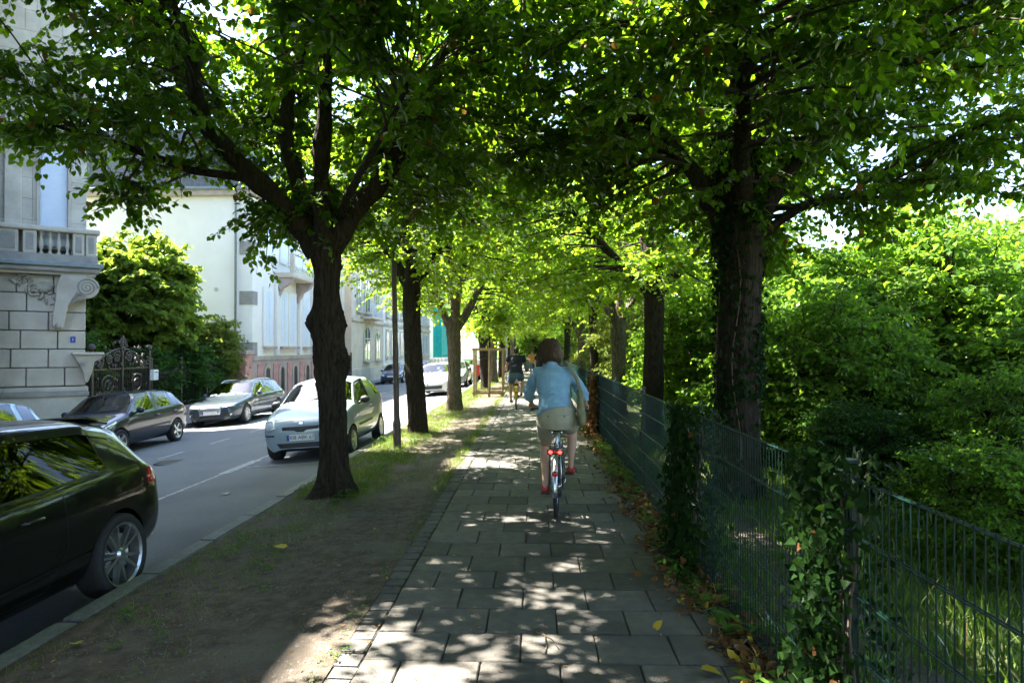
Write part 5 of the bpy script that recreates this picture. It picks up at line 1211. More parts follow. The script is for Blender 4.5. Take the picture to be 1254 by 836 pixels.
def make_rider(name, label, x, y, rz, P):
    """P: joint positions in the bicycle's frame, clothing colours"""
    t = thing(name, label, 'person', (x, y, 0), rz)
    V = {k: Vector(v) for k, v in P['J'].items()}; g = P['girth']
    b = MB()
    # trunk, neck, head
    b.tube([V['pel'] - Vector((0, 0, .10)), V['pel'], V['waist'], V['chest'], V['neck'] - Vector((0, .02, .06)), V['neck']], [(.13 * g, .10 * g), (.155 * g, .115 * g), (.125 * g, .095 * g), (.15 * g, .105 * g), (.10, .075), (.052, .055)], 20)
    h = V['head']; b.tube([V['neck'] - Vector((0, .01, .03)), V['neck'] + Vector((0, .01, .05)), h - Vector((0, .0, .06))], [.056, .05, .05], 14)
    b.ball(h, (.074, .094, .105), 20, 16); b.ball(h + Vector((0, .035, -.06)), (.055, .06, .055), 16, 12)
    b.tube([h + Vector((0, .085, .015)), h + Vector((0, .112, -.018)), h + Vector((0, .09, -.028))], [.010, .014, .012], 8)         # nose
    b.ball(h + Vector((0, .083, -.062)), (.024, .014, .009), 10, 8)                                                               # lips
    for s in (-1, 1):
        b.ball(h + Vector((s * .076, -.005, -.01)), (.012, .022, .032), 10, 8)                                                    # ears
        sh, el, wr = (V['shL'], V['elL'], V['wrL']) if s < 0 else (V['shR'], V['elR'], V['wrR'])
        b.tube([V['chest'].lerp(sh, .5) + Vector((0, 0, .06)), sh, sh.lerp(el, .5), el], [.05, .058 * g, .045 * g, .037 * g], 14)
        b.tube([sh.lerp(el, .9), el, el.lerp(wr, .35), wr], [.036, .038 * g, .037 * g, .025], 14)
        hand(b, wr, (P['grip'][0] if s < 0 else P['grip'][1]), s, s)
        hp, kn, an = (V['hpL'], V['knL'], V['anL']) if s < 0 else (V['hpR'], V['knR'], V['anR'])
        b.tube([hp + Vector((0, -.04, .02)), hp, hp.lerp(kn, .45), kn], [.09 * g, .098 * g, .078 * g, .056 * g], 18)
        b.tube([hp.lerp(kn, .9), kn, kn.lerp(an, .28) + Vector((0, -.018, 0)), kn.lerp(an, .7) + Vector((0, -.006, 0)), an], [.05, .056 * g, .057 * g, .041 * g, .031 * g], 16)
        ft = P['foot'][0 if s < 0 else 1]; ft = Vector(ft)
        b.tube([an, an + Vector((0, -.03, -.055)), an + ft * .5 + Vector((0, 0, -.075)), an + ft + Vector((0, 0, -.08))], [.034, .034, .036, .026], 12)
    body = link('body', fuse(b, .0085, 3), 'skin', t, True)
    for s in (-1, 1):
        MB().ball(h + Vector((s * .03, .082, .012)), (.013, .009, .009), 10, 8).build('eye', 'white_paint', t, True)
    # shirt
    q = MB(); k = g + .12
    hem = V['pel'] + Vector((0, -.02, P.get('hem', .02)))
    q.tube([hem, hem.lerp(V['waist'], .35), V['waist'] + Vector((0, -.012, .03)), V['waist'].lerp(V['chest'], .6), V['chest'] + Vector((0, -.008, .05)), V['neck'] - Vector((0, .02, .055)), V['neck'] - Vector((0, .008, .005))],
           [(.19 * k, .135 * k), (.178 * k, .128 * k), (.155 * k, .118 * k), (.162 * k, .122 * k), (.165 * k, .118 * k), (.125, .088), (.066, .064)], 26)
    for s in (-1, 1):
        sh, el, wr = (V['shL'], V['elL'], V['wrL']) if s < 0 else (V['shR'], V['elR'], V['wrR'])
        pts = [V['chest'].lerp(sh, .55) + Vector((0, 0, .05)), sh + Vector((0, 0, .004)), sh.lerp(el, .5), el]; rr = [.06, .060 * k, .056 * k, .053 * k]
        e = P.get('sleeve', .4)
        if e >= 0: pts += [el.lerp(wr, e * .6), el.lerp(wr, e)]; rr += [.058 * k, .054 * k]
        else: pts = pts[:2] + [sh.lerp(el, .55)]; rr = [.07, .070 * k, .066 * k]
        q.tube(pts, rr, 16)
    sm = fuse(q, .011, 5)
    co = np.empty(len(sm.vertices) * 3, np.float32); sm.vertices.foreach_get('co', co); co = co.reshape(-1, 3)
    no = np.empty(len(sm.vertices) * 3, np.float32); sm.vertices.foreach_get('normal', no); no = no.reshape(-1, 3)
    w_ = np.array([noise.noise((p[0] * 9, p[1] * 9, p[2] * 14)) + .6 * math.sin(p[2] * 55 + p[0] * 34 + 3 * noise.noise((p[0] * 6, p[1] * 6, p[2] * 6))) * max(0, 1.45 - p[2]) for p in co])
    w_ = w_ + np.array([1.3 * math.sin(p[2] * 70 + p[0] * (26 if p[0] > -.04 else -26) + 5 * noise.noise((p[0] * 4, p[1] * 4, p[2] * 5))) * np.clip((1.40 - p[2]) / .12, 0, 1) * np.clip((noise.noise((p[0] * 5, p[1] * 5, p[2] * 4 + 3)) + .25) * 2.5, 0, 1) for p in co])
    co += no * (w_ * .0085)[:, None]; sm.vertices.foreach_set('co', co.reshape(-1)); sm.update()
    link('shirt', sm, P['shirt'], t, True)
    if P.get('collar'):
        bs = BVHTree.FromPolygons([tuple(v.co) for v in sm.vertices], [tuple(f.vertices) for f in sm.polygons])
        def stitch(pts2):
            o = []
            for (a, z) in pts2:
                hit = bs.ray_cast(Vector((a, -1, z)), Vector((0, 1, 0)))
                if hit[0] is not None: o.append(hit[0] + Vector((0, -.001, 0)))
            MB().tube(o, .0028, 5).build('seam', P['shirt'], t, True)
        stitch([(-.235 + .02 * k, 1.505 + .012 * math.sin(k * .2)) for k in range(18)]); stitch([(-.06, 1.50 - .02 * k) for k in range(18)])
        MB().tube([V['neck'] + Vector((.066 * math.cos(a), .066 * math.sin(a) - .006, .004 - .012 * math.sin(a))) for a in np.linspace(-3.6, .5, 16)], [(.009, .022)] * 16, 8).build('collar', P['shirt'], t, True)
    # shorts
    q = MB(); q.tube([V['pel'] - Vector((0, 0, .115)), V['pel'] - Vector((0, .01, .03)), V['pel'] + Vector((0, -.015, .05)), V['waist'] - Vector((0, .01, .03))], [(.15 * k, .125 * k), (.178 * k, .135 * k), (.17 * k, .125 * k), (.15 * k, .112 * k)], 24)
    for s in (-1, 1):
        hp, kn = (V['hpL'], V['knL']) if s < 0 else (V['hpR'], V['knR'])
        q.tube([hp + Vector((0, -.06, .02)), hp, hp.lerp(kn, .4), hp.lerp(kn, P.get('leg', .62))], [.10 * k, .110 * k, .098 * k, .09 * k], 18)
    so = link('shorts', fuse(q, .011, 4), P['shorts'], t, True)
    if P.get('pockets'):
        for s in (-1, 1):
            c0 = V['pel'] + Vector((s * .085, -.158 * k + .0, .045)); MB().box(-.05, .05, -.004, .004, -.005, .005, Matrix.Translation(c0)).build('pocket', P['shorts'], so)
            MB().ball(c0 + Vector((0, -.008, -.018)), (.007, .004, .007), 8, 6).build('button', 'plastic', so)
    # shoes
    for s in (-1, 1):
        an = V['anL'] if s < 0 else V['anR']; ft = Vector(P['foot'][0 if s < 0 else 1])
        q = MB(); a = an + Vector((0, -.045, -.055)); dz = Vector((0, 0, -.078))
        q.tube([a + Vector((0, -.005, -.0)), a + Vector((0, .01, -.01)), an + ft * .35 + Vector((0, 0, -.062)), an + ft * .8 + Vector((0, 0, -.078)), an + ft * 1.12 + Vector((0, 0, -.084))], [.034, (.046, .052), (.048, .046), (.05, .034), (.034, .024)], 14)
        o = link('shoe', fuse(q, .008, 3), P['shoes'], t, True)
    # hair
    q = MB()
    if P['hairstyle'] == 'bob':
        q.ball(h + Vector((0, -.015, .035)), (.122, .126, .115), 24, 18); q.ball(h + Vector((0, -.035, -.03)), (.14, .102, .108), 24, 18)
        q.ball(h + Vector((-.075, -.02, -.055)), (.058, .075, .07), 16, 12); q.ball(h + Vector((.075, -.02, -.055)), (.058, .075, .07), 16, 12); q.ball(h + Vector((0, -.05, -.095)), (.098, .06, .05), 18, 12)
    else:
        q.ball(h + Vector((0, -.012, .03)), (.088, .104, .094), 22, 16); q.ball(h + Vector((0, -.045, -.02)), (.078, .066, .07), 18, 12)
    hm = fuse(q, .007, 3)
    co = np.empty(len(hm.vertices) * 3, np.float32); hm.vertices.foreach_get('co', co); co = co.reshape(-1, 3); d_ = co - np.array(h); ang = np.arctan2(d_[:, 0], -d_[:, 1])
    keep = 1 + .022 * np.sin(ang * 26 + d_[:, 2] * 20) + .018 * np.sin(ang * 47 + 2) + np.array([.03 * noise.noise((a * 3, z * 12, 1)) for a, z in zip(ang, d_[:, 2])])
    face = np.clip((d_[:, 1] - .03) / .05, 0, 1) * np.clip((.055 - d_[:, 2]) / .05, 0, 1)        # the face stays free
    keep = keep * (1 - .45 * face)
    hm.vertices.foreach_set('co', (np.array(h) + d_ * keep[:, None]).astype(np.float32).reshape(-1)); hm.update()
    ho = link('hair', hm, P['hair'], t, True)
    if P['hairstyle'] == 'bob':
        bh = BVHTree.FromPolygons([tuple(v.co) for v in hm.vertices], [tuple(f.vertices) for f in hm.polygons]); rr_ = np.random.default_rng(4); q = MB()
        for i in range(420):
            a = rr_.uniform(-2.2, 2.2); pts = []; a1 = a + rr_.normal(0, .12); e1 = rr_.uniform(-.75, -.55)
            for k in range(9):
                e = 1.35 + (e1 - 1.35) * k / 8; aa = a + (a1 - a) * k / 8 + .05 * math.sin(k + i); d = Vector((math.sin(aa) * math.cos(e), -math.cos(aa) * math.cos(e), math.sin(e)))
                hit = bh.ray_cast(h + d * .4, -d)
                if hit[0] is None: continue
                pts.append(hit[0] + d * (.0015 + .006 * rr_.random() + (.008 * rr_.random() if k == 8 else 0)))
            if len(pts) > 4: q.tube(pts, [.003] * (len(pts) - 1) + [.0008], 3, False)
        q.build('hair_strands', P['hair'], ho)['kind'] = 'stuff'
    return t
# --- the woman riding away from the camera
WX, WY, WRZ = .227, 7.30, R(-4)
make_bike('city_bicycle', 'silver step-through city bicycle with a lit red rear light under the woman', 'bike_silver', 'bike_silver', WX, WY, WRZ)
J = dict(pel=(0, .22, 1.05), waist=(-.02, .26, 1.20), chest=(-.05, .34, 1.44), neck=(-.075, .40, 1.635), head=(-.085, .43, 1.765),
         shL=(-.222, .385, 1.535), elL=(-.335, .50, 1.32), wrL=(-.318, .735, 1.155), shR=(.125, .385, 1.535), elR=(.27, .50, 1.32), wrR=(.315, .715, 1.15),
         hpL=(-.105, .25, 1.00), knL=(-.145, .60, .69), anL=(-.135, .30, .32), hpR=(.105, .25, 1.00), knR=(.16, .68, .88), anR=(.145, .55, .49))
make_rider('person', 'woman in a blue denim shirt and khaki shorts riding a bicycle away', WX, WY, WRZ, dict(J=J, girth=1.06, grip=((-.05, 1, -.35), (.05, 1, -.35)), foot=((0, .13, .0), (.02, .13, .0)), shirt='denim_shirt', shorts='khaki', shoes='shoe_red', hair='hair_brown', hairstyle='bob', sleeve=.5, hem=.05, leg=.55, collar=True, pockets=True))
bag = thing('shoulder_bag', 'olive canvas tote bag hanging from the riding woman\'s right shoulder', 'bag', (WX, WY, 0), WRZ)
q = MB(); q.tube([(.245, .26, 1.36), (.255, .25, 1.28), (.265, .23, 1.12), (.272, .22, 1.0), (.275, .22, .965)], [(.03, .055), (.035, .12), (.045, .16), (.05, .165), (.03, .15)], 20); link('pouch', fuse(q, .012, 4), 'khaki_bag', bag, True)
MB().tube([(.245, .20, 1.38), (.215, .265, 1.47), (.15, .30, 1.585), (.10, .36, 1.665), (.12, .46, 1.62), (.20, .44, 1.48), (.25, .34, 1.37)], [(.022, .006)] * 7, 8).build('strap', 'khaki_bag', bag, True)
# --- the man farther on
MX, MY, MRZ = -.56, 20.3, R(2)
make_bike('yellow_bicycle', 'yellow bicycle under the man in the navy shirt, farther up the path', 'bike_yellow', 'bike_yellow', MX, MY, MRZ, skirt='bike_yellow', lit=False)
J2 = dict(pel=(0, .20, 1.03), waist=(0, .22, 1.20), chest=(0, .27, 1.44), neck=(0, .30, 1.62), head=(0, .32, 1.74),
          shL=(-.20, .28, 1.56), elL=(-.28, .38, 1.30), wrL=(-.315, .70, 1.16), shR=(.20, .28, 1.56), elR=(.28, .38, 1.30), wrR=(.315, .70, 1.16),
          hpL=(-.105, .24, .98), knL=(-.16, .60, .70), anL=(-.15, .32, .30), hpR=(.105, .24, .98), knR=(.18, .66, .87), anR=(.17, .53, .49))
make_rider('person', 'man in a navy t-shirt and blue shorts riding a yellow bicycle away', MX, MY, MRZ, dict(J=J2, girth=1.1, grip=((0, 1, -.3), (0, 1, -.3)), foot=((0, .14, 0), (0, .14, 0)), shirt='navy', shorts='blue_shorts', shoes='timber_dark', hair='hair_dark', hairstyle='short', sleeve=-1, hem=.02, leg=.6))
bg_ = thing('sling_bag', 'grey rounded bag at the right hip of the man in navy', 'bag', (MX, MY, 0), MRZ)
q = MB(); q.ball((.33, .34, 1.30), (.085, .06, .20), 18, 14); link('pouch', fuse(q, .014, 3), 'grey_cloth', bg_, True)
MB().tube([(.30, .30, 1.46), (.20, .25, 1.60), (.06, .20, 1.62), (-.1, .16, 1.42)], [(.014, .006)] * 4, 6).build('strap', 'grey_cloth', bg_, True)
# --- two walkers far ahead
def walker(label, x, y, shirt, trousers, hair, lean):
    t = thing('person', label, 'person', (x, y, 0), R(lean)); b = MB()
    b.tube([(0, 0, .88), (0, 0, 1.0), (0, 0, 1.15), (0, .0, 1.35), (0, 0, 1.46), (0, 0, 1.5)], [(.15, .1), (.16, .11), (.13, .09), (.17, .1), (.1, .07), (.05, .05)], 14); b.tube([(0, 0, 1.45), (0, .01, 1.56)], .05, 10); b.ball((0, .01, 1.64), (.075, .09, .11), 14, 10)
    for s in (-1, 1):
        b.tube([(s * .13, 0, 1.42), (s * .2, 0, 1.38), (s * .24, -.06 * s, 1.12), (s * .23, .1 * s, .90)], [.05, .05, .04, .028], 10); hand(b, (s * .23, .1 * s, .90), (0, .2, -1), s, s)
        b.tube([(s * .09, 0, .95), (s * .1, .14 * s, .50), (s * .1, .06 * s - .06, .08)], [.09, .06, .04], 12); b.tube([(s * .1, .06 * s - .1, .05), (s * .1, .06 * s + .1, .035)], [.04, .03], 8)
    link('body', fuse(b, .014, 3), 'skin', t, True)
    q = MB(); q.tube([(0, 0, .90), (0, 0, 1.15), (0, 0, 1.36), (0, 0, 1.47)], [(.19, .14), (.165, .12), (.19, .125), (.10, .085)], 16)
    for s in (-1, 1): q.tube([(s * .13, 0, 1.42), (s * .2, 0, 1.38), (s * .235, -.04 * s, 1.2)], [.065, .068, .06], 10)
    link('shirt', fuse(q, .016, 3), shirt, t, True)
    q = MB(); q.tube([(0, 0, .84), (0, 0, .98)], [(.17, .13), (.175, .13)], 14)
    for s in (-1, 1): q.tube([(s * .09, 0, .92), (s * .1, .14 * s, .50)], [.11, .085], 12)
    link('shorts', fuse(q, .016, 3), trousers, t, True)
    q = MB(); q.ball((0, -.01, 1.67), (.09, .1, .1), 14, 10); link('hair', fuse(q, .014, 2), hair, t, True)
walker('far walker in an orange top on the path ahead of the cyclists', -.16, 43, 'orange_cloth', 'blue_shorts', 'hair_brown', 4)
walker('far walker in dark clothes half hidden beside the riding woman\'s head', .25, 38, 'navy', 'navy', 'hair_dark', -3)
# ================================================================== BUILDINGS AND STREET FURNITURE
GZ = -0.76
# --- stone villa at the left edge: a wall turned towards the street, with a bracketed balcony above
uA = Vector((-.79, -.613, 0)).normalized(); nA = Vector((.613, -.79, 0)).normalized(); P0 = Vector((-13.33, 19.8, 0))
MA = frame(P0, uA, nA)
va = thing('stone_villa', 'pale stone villa with blocks, balcony and carved bracket at the left edge', 'house', (-13.0, 19.8, GZ))
inv = Matrix.Translation((13.0, -19.8, -GZ))
def wbox(M, u0, u1, d0, d1, z0, z1): m = MB(); m.box(u0, u1, d0, d1, z0, z1, inv @ M); return m
def vb(name, mat, u0, u1, d0, d1, z0, z1, parent=va, bevel=.0): return wbox(MA, u0, u1, d0, d1, z0, z1).build(name, mat, parent, bevel=bevel)
# core: footprint polygon behind the wall (the wall plane is d = 0)
core = MB(); fp = [(0, -.30), (7.5, -.30), (11, -5), (9, -9.5), (1.5, -7), (0, -2.5)]
core.prism([(a, b) for a, b in fp][::-1], GZ, 14.6, inv @ MA); core.build('wall', 'mortar', va)
rf = MB(); rf.prism([(-.35, .3), (7.8, .3), (11.5, -5), (9.3, -10), (1.2, -7.4), (-.35, -2.6)][::-1], 14.6, 14.95, inv @ MA); rf.build('cornice', 'stone_dark', va)
rf = MB(); rf.prism([(.2, -.2), (7.4, -.2), (10.8, -5), (9, -9.2), (1.6, -6.8), (.2, -2.3)][::-1], 14.95, 17.2, inv @ MA); rf.build('roof', 'slate', va)
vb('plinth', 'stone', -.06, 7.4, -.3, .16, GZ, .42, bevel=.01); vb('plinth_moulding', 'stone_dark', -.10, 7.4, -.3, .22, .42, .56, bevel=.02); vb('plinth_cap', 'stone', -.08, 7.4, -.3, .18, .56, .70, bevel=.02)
r = np.random.default_rng(8); zc = .72; course = 0
while zc < 3.8:
    h = .535; u = -.02; first = [.52, .92, .70, .92, .52, .80][course % 6]; i = 0
    while u < 6.5:
        wd = first if i == 0 else r.choice([.80, .88, .92]); vb('stone_block', 'stone', u + .012, u + wd - .012, -.28, .055, zc + .012, zc + h - .012, bevel=.018); u += wd; i += 1
    zc += h; course += 1
zl = zc
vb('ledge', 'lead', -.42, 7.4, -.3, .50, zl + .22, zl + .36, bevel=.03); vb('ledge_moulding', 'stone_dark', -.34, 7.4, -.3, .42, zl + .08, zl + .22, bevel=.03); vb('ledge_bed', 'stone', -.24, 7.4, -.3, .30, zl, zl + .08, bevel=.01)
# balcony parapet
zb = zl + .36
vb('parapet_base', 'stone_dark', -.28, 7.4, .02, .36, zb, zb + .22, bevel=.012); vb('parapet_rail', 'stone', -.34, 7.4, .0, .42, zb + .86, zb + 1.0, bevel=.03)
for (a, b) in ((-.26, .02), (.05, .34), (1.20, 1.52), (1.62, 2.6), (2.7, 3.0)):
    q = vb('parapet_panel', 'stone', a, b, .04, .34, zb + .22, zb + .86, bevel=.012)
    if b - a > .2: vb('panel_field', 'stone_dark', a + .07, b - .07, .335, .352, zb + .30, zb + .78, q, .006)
bal = MB(); bal.lathe([(.055, 0), (.055, .05), (.03, .08), (.035, .14), (.065, .25), (.06, .33), (.03, .45), (.028, .52), (.05, .56), (.055, .64)], 14); bal = bal.mesh('baluster'); bal.materials.append(MATS['stone'])
for k in range(4):
    o = link('baluster', bal, None, va, True); o.location = (inv @ MA) @ Vector((.46 + .21 * k, .19, zb + .22))
# upper wall: ashlar, window with roller shutter
zu = zb; row = 0
while zu < 14.3:
    h = .60; u = -.02; i = 0
    while u < 6.5:
        wd = (.34, .62)[row % 2] if i == 0 else (.9 if not (u < 1.25 and zu < 7.9) else .1)
        if zb - .1 < zu < 7.8:                      # round the window
            if u < .30: wd = .37 - u
            elif u < 1.18: u = 1.20; continue
        vb('stone_block', 'stone', u + .004, u + wd - .004, -.28, -.012, zu + .004, min(zu + h, 14.59) - .004); u += wd; i += 1
    zu += h; row += 1
zw0, zw1 = zb + .86, 7.75
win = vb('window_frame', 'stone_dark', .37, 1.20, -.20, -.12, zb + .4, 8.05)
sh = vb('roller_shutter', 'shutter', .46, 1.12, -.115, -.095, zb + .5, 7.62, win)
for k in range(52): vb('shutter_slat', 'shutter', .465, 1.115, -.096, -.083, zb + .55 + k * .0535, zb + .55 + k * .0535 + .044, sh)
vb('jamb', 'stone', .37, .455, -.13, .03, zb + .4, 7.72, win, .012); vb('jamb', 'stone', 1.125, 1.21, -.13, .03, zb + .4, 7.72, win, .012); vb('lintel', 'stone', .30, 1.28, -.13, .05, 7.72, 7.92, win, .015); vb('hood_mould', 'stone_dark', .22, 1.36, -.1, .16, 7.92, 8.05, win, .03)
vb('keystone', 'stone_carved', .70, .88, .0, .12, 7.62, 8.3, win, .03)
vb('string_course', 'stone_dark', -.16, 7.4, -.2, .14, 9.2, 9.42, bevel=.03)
vb('pilaster', 'stone', 1.55, 1.95, -.1, .09, zb + 1.0, 9.2, bevel=.015)
# carved volute bracket under the ledge at the corner
br = thing_br = MB(); Mx = inv @ MA @ Matrix(((1, 0, 0, 0), (0, 0, 1, 0), (0, 1, 0, 0), (0, 0, 0, 1)))
prof = [(.62, zl), (-.02, zl)]
for k in range(14): a = R(95 - 20 * k); prof.append((-.02 - .30 * math.cos(R(90) - a) * 1.0 if False else -.02 + .31 * math.cos(a) * -1, zl - .34 + .31 * math.sin(a)))
prof += [(.12, zl - .60), (.30, zl - .66), (.44, zl - .86), (.50, zl - 1.2), (.56, zl - 1.52), (.70, zl - 1.60), (.82, zl - 1.46), (.80, zl - 1.1), (.74, zl - .7), (.72, zl - .3)]
br.prism(prof, .05, .40, Mx); bo = br.build('bracket', 'stone', va, bevel=.012)
sp = MB(); pts = []
for k in range(54): a = k * .32; q = .27 - .0048 * k; pts.append((inv @ MA) @ Vector((-.02 - q * math.cos(a), .405, zl - .34 + q * math.sin(a))))
sp.tube(pts, [.026 - .0003 * k for k in range(54)], 8); sp.build('volute', 'stone_dark', bo, True)
sp = MB(); sp.lathe([(0, .03), (.03, .025), (.045, 0)], 14, inv @ MA @ Matrix.Translation((-.02, .40, zl - .34)) @ Matrix.Rotation(R(-90), 4, 'X')); sp.build('volute_eye', 'stone_carved', bo, True)
MB().ball((inv @ MA) @ Vector((.66, .40, zl - 1.47)), .1, 14, 10).build('scroll_foot', 'stone_carved', bo, True)
# acanthus and shell ornament beside it
r = np.random.default_rng(3)
for k in range(34):
    a = r.random(); u = .78 + 1.0 * a; zz = zl - .12 - r.random() * (.95 * (1 - a) ** 1.1 + .1); sz = r.uniform(.05, .12)
    o = MB(); M3 = Matrix.Rotation(r.random() * 3, 3, 'Y'); o.ball((inv @ MA) @ Vector((u, .07, zz)), (sz, sz * .75, sz * .42), 10, 7, (inv @ MA).to_3x3() @ M3); o.build('carved_leaf', 'stone_carved', va, True)
for k in range(9):
    a = R(200 + 17.5 * k); o = MB(); c0 = Vector((1.02, .09, zl - .22)); e = Vector((1.02 + .26 * math.cos(a), .12, zl - .22 + .30 * math.sin(a))); o.tube([(inv @ MA) @ c0, (inv @ MA) @ c0.lerp(e, .6), (inv @ MA) @ e], [.02, .045, .03], 8); o.build('shell_rib', 'stone_carved', va, True)
# small console by the gate
co = MB(); co.prism([(.30, 1.62), (-.42, 1.62), (-.38, 1.50), (-.22, 1.42), (-.16, 1.1), (-.06, .82), (.02, .80), (.06, 1.1), (.2, 1.4)], .06, .34, Mx); co.build('console', 'stone_carved', va, bevel=.02)
vb('console_cap', 'stone', -.46, .34, .04, .40, 1.62, 1.70, bevel=.02)
pn = vb('number_plate', 'plate_blue', .24, .37, .056, .066, 1.98, 2.16)
text('plate_text', '1', .13, inv @ MA @ Matrix(((-1, 0, 0, .305), (0, 0, 1, .067), (0, 1, 0, 2.07), (0, 0, 0, 1))), 'white_paint', pn, .002)
# house next door towards the camera, outside the frame, that shades this stretch of the road
nb = thing('townhouse', 'stone townhouse left of the frame whose shadow lies on the road', 'house', (-14.0, 2, GZ))
m = MB(); m.box(-9, 0, -16, 15.0, 0, 20.4); m.build('wall', 'stone', nb); m = MB(); m.prism([(-9.3, 20.4), (.3, 20.4), (-1.6, 22.4), (-7.4, 22.4)], -16.3, 15.05, Matrix(((1, 0, 0, 0), (0, 0, 1, 0), (0, 1, 0, 0), (0, 0, 0, 1)))); m.build('roof', 'slate', nb)
for z in (1.2, 5.2, 8.9, 12.6, 16.2):
    for y in (-13, -9.5, -6, -2.5, 1, 4.5, 8, 11.5):
        m = MB(); m.box(.003, .06, y - .75, y + .75, z - .12, z + 2.5); f = m.build('window', 'stone_dark', nb); m = MB(); m.box(.06, .075, y - .55, y + .55, z, z + 2.3); m.build('pane', 'shutter', f)
# --- ornate gate and railings, on a low wall along the pavement line X = -13
gt = thing('ornate_gate', 'ornate dark wrought-iron gate with scrolls beside the stone villa', 'gate', (-13.3, 19.95, GZ))
g0, g1 = .05, 3.2
def gx(y, z, x=0): return Vector((x, y, z))
MB().box(-.05, .05, g0, g0 + .1, 0, 2.5).build('gate_post', 'iron', gt); MB().box(-.05, .05, g1 - .1, g1, 0, 2.5).build('gate_post', 'iron', gt); MB().box(-.04, .04, 1.58, 1.66, 0, 3.0).build('meeting_stile', 'iron', gt)
for q in (g0 + .05, g1 - .05): MB().ball(gx(q, 2.6), .11, 12, 8).build('finial', 'iron', gt, True)
for z in (.12, .95, 1.9): MB().box(-.025, .025, g0, g1, z, z + .05).build('rail', 'iron', gt)
for k in range(26):
    y = g0 + .16 + k * .113; MB().tube([gx(y, .12), gx(y, 1.95 + .55 * math.sin(math.pi * (y - g0) / (g1 - g0)))], .013, 6, False).build('bar', 'iron', gt, True)
MB().tube([gx(g0 + (g1 - g0) * k / 16, 1.95 + .62 * math.sin(math.pi * k / 16)) for k in range(17)], .03, 8).build('arch', 'iron', gt, True)
def scroll(c, r0, turns, dirn, ph=0.0, tr=.022):
    pts = []
    for k in range(int(turns * 14)):
        a = ph + dirn * k * 2 * math.pi / 14; q = r0 * (1 - k / (turns * 14)); pts.append(gx(c[0] + q * math.cos(a), c[1] + q * math.sin(a), .03))
    MB().tube(pts, tr, 6).build('scroll', 'iron', gt, True)
for (cy, cz, rr) in ((.85, .55, .34), (2.4, .55, .34), (.85, 1.42, .36), (2.4, 1.42, .36), (1.3, 2.3, .2), (1.95, 2.3, .2), (.9, 2.2, .17), (2.35, 2.2, .17), (1.62, 2.72, .2), (.5, 2.05, .13), (2.75, 2.05, .13)):
    scroll((cy, cz), rr, 2.3, 1, 0); scroll((cy, cz), rr * .95, 2.0, -1, 3.1)
r = np.random.default_rng(6)
for k in range(70):
    y = r.uniform(g0 + .15, g1 - .15); top = 1.9 + .75 * math.sin(math.pi * (y - g0) / (g1 - g0)); z = r.uniform(1.95, top + .25) if k < 44 else r.uniform(.2, 1.8)
    MB().ball(gx(y, z, .04), (.03, r.uniform(.035, .06), r.uniform(.035, .07)), 8, 6).build('iron_leaf', 'iron', gt, True)
fr = thing('garden_railings', 'dark iron railings with swooping tops in front of the garden shrubs', 'railings', (-13.3, 23.2, GZ))
MB().box(-.14, .14, 0, 6.0, 0, .42).build('low_wall', 'sandstone_grey', fr, bevel=.02)
for b in range(3):
    y0 = b * 2.0; MB().box(-.04, .04, y0, y0 + .08, .42, 2.15).build('post', 'iron', fr); MB().ball((0, y0 + .04, 2.2), .07, 10, 8).build('finial', 'iron', fr, True)
    for z, sag in ((1.72, .28), (1.60, .28)): MB().tube([(0, y0 + 2 * k / 10, z + .22 - sag * math.sin(math.pi * k / 10)) for k in range(11)], .018, 6).build('swag_rail', 'iron', fr, True)
    MB().box(-.02, .02, y0, y0 + 2, .56, .60).build('rail', 'iron', fr)
    for k in range(1, 17):
        y = y0 + k * 2 / 17; MB().tube([(0, y, .42), (0, y, 2.02 - .28 * math.sin(math.pi * k / 17)), (0, y, 2.12 - .28 * math.sin(math.pi * k / 17))], [.011, .011, .002], 6).build('bar', 'iron', fr, True)
pz = thing('letter_box', 'small white box fixed by the gate post', 'letter box', (-13.2, 23.25, .72)); MB().box(-.08, .08, -.15, .15, 0, .36).build('box', 'plate', pz, bevel=.01); MB().box(.078, .086, -.10, .10, .26, .29).build('slot', 'trim', pz)
# --- garden shrubs behind gate and railings
GS = 'garden shrubs behind the railings'
PG = [proto(81, (0, 0, 4.1, 2.3, 2.6, 3.2), 330, None, LEAF_HI, (.14, .21), 1.0, tw=9, lf=12, hole=.28), proto(82, (0, 0, 1.5, 1.1, 1.2, 1.6), 170, None, LEAF_LO, (.09, .14), .2, tw=9, lf=12, hole=.25)]
stuffed('garden_tree', 'dense leafy tree behind the ornate gate, left of the cream house', 'tree', -15.6, 26.2, GZ, .4, (1.0, 1.0, 1.0), (PG[0][0], mcopy(PG[0][1], 'garden')), 'garden', GS)
stuffed('garden_tree', 'leafy tree close beside the stone villa behind the gate', 'tree', -16.9, 24.2, GZ, 2.4, (.8, .8, .92), (PG[0][0], mcopy(PG[0][1], 'garden')), 'garden', GS)
stuffed('garden_shrub', 'yellow-green rounded shrub at the end of the railings', 'shrub', -14.1, 29.3, GZ, 1, (1.0, 1.0, 1.35), (PG[1][0], mcopy(PG[1][1], 'shrub_pale')), 'shrub_pale', GS)
for i, (x, y, s, lab) in enumerate([(-14.2, 24.6, .9, 'low dark shrub just behind the railings, nearest the gate'), (-14.1, 26.6, .95, 'dark shrub behind the middle of the railings'), (-14.3, 28.0, 1.0, 'dark shrub behind the far end of the railings'), (-15.4, 21.8, 1.1, 'shrub showing through the bars of the ornate gate')]):
    stuffed('garden_shrub', lab, 'shrub', x, y, GZ, i, s, (PG[1][0], mcopy(PG[1][1], 'shrub_dark')), 'shrub_dark', GS)
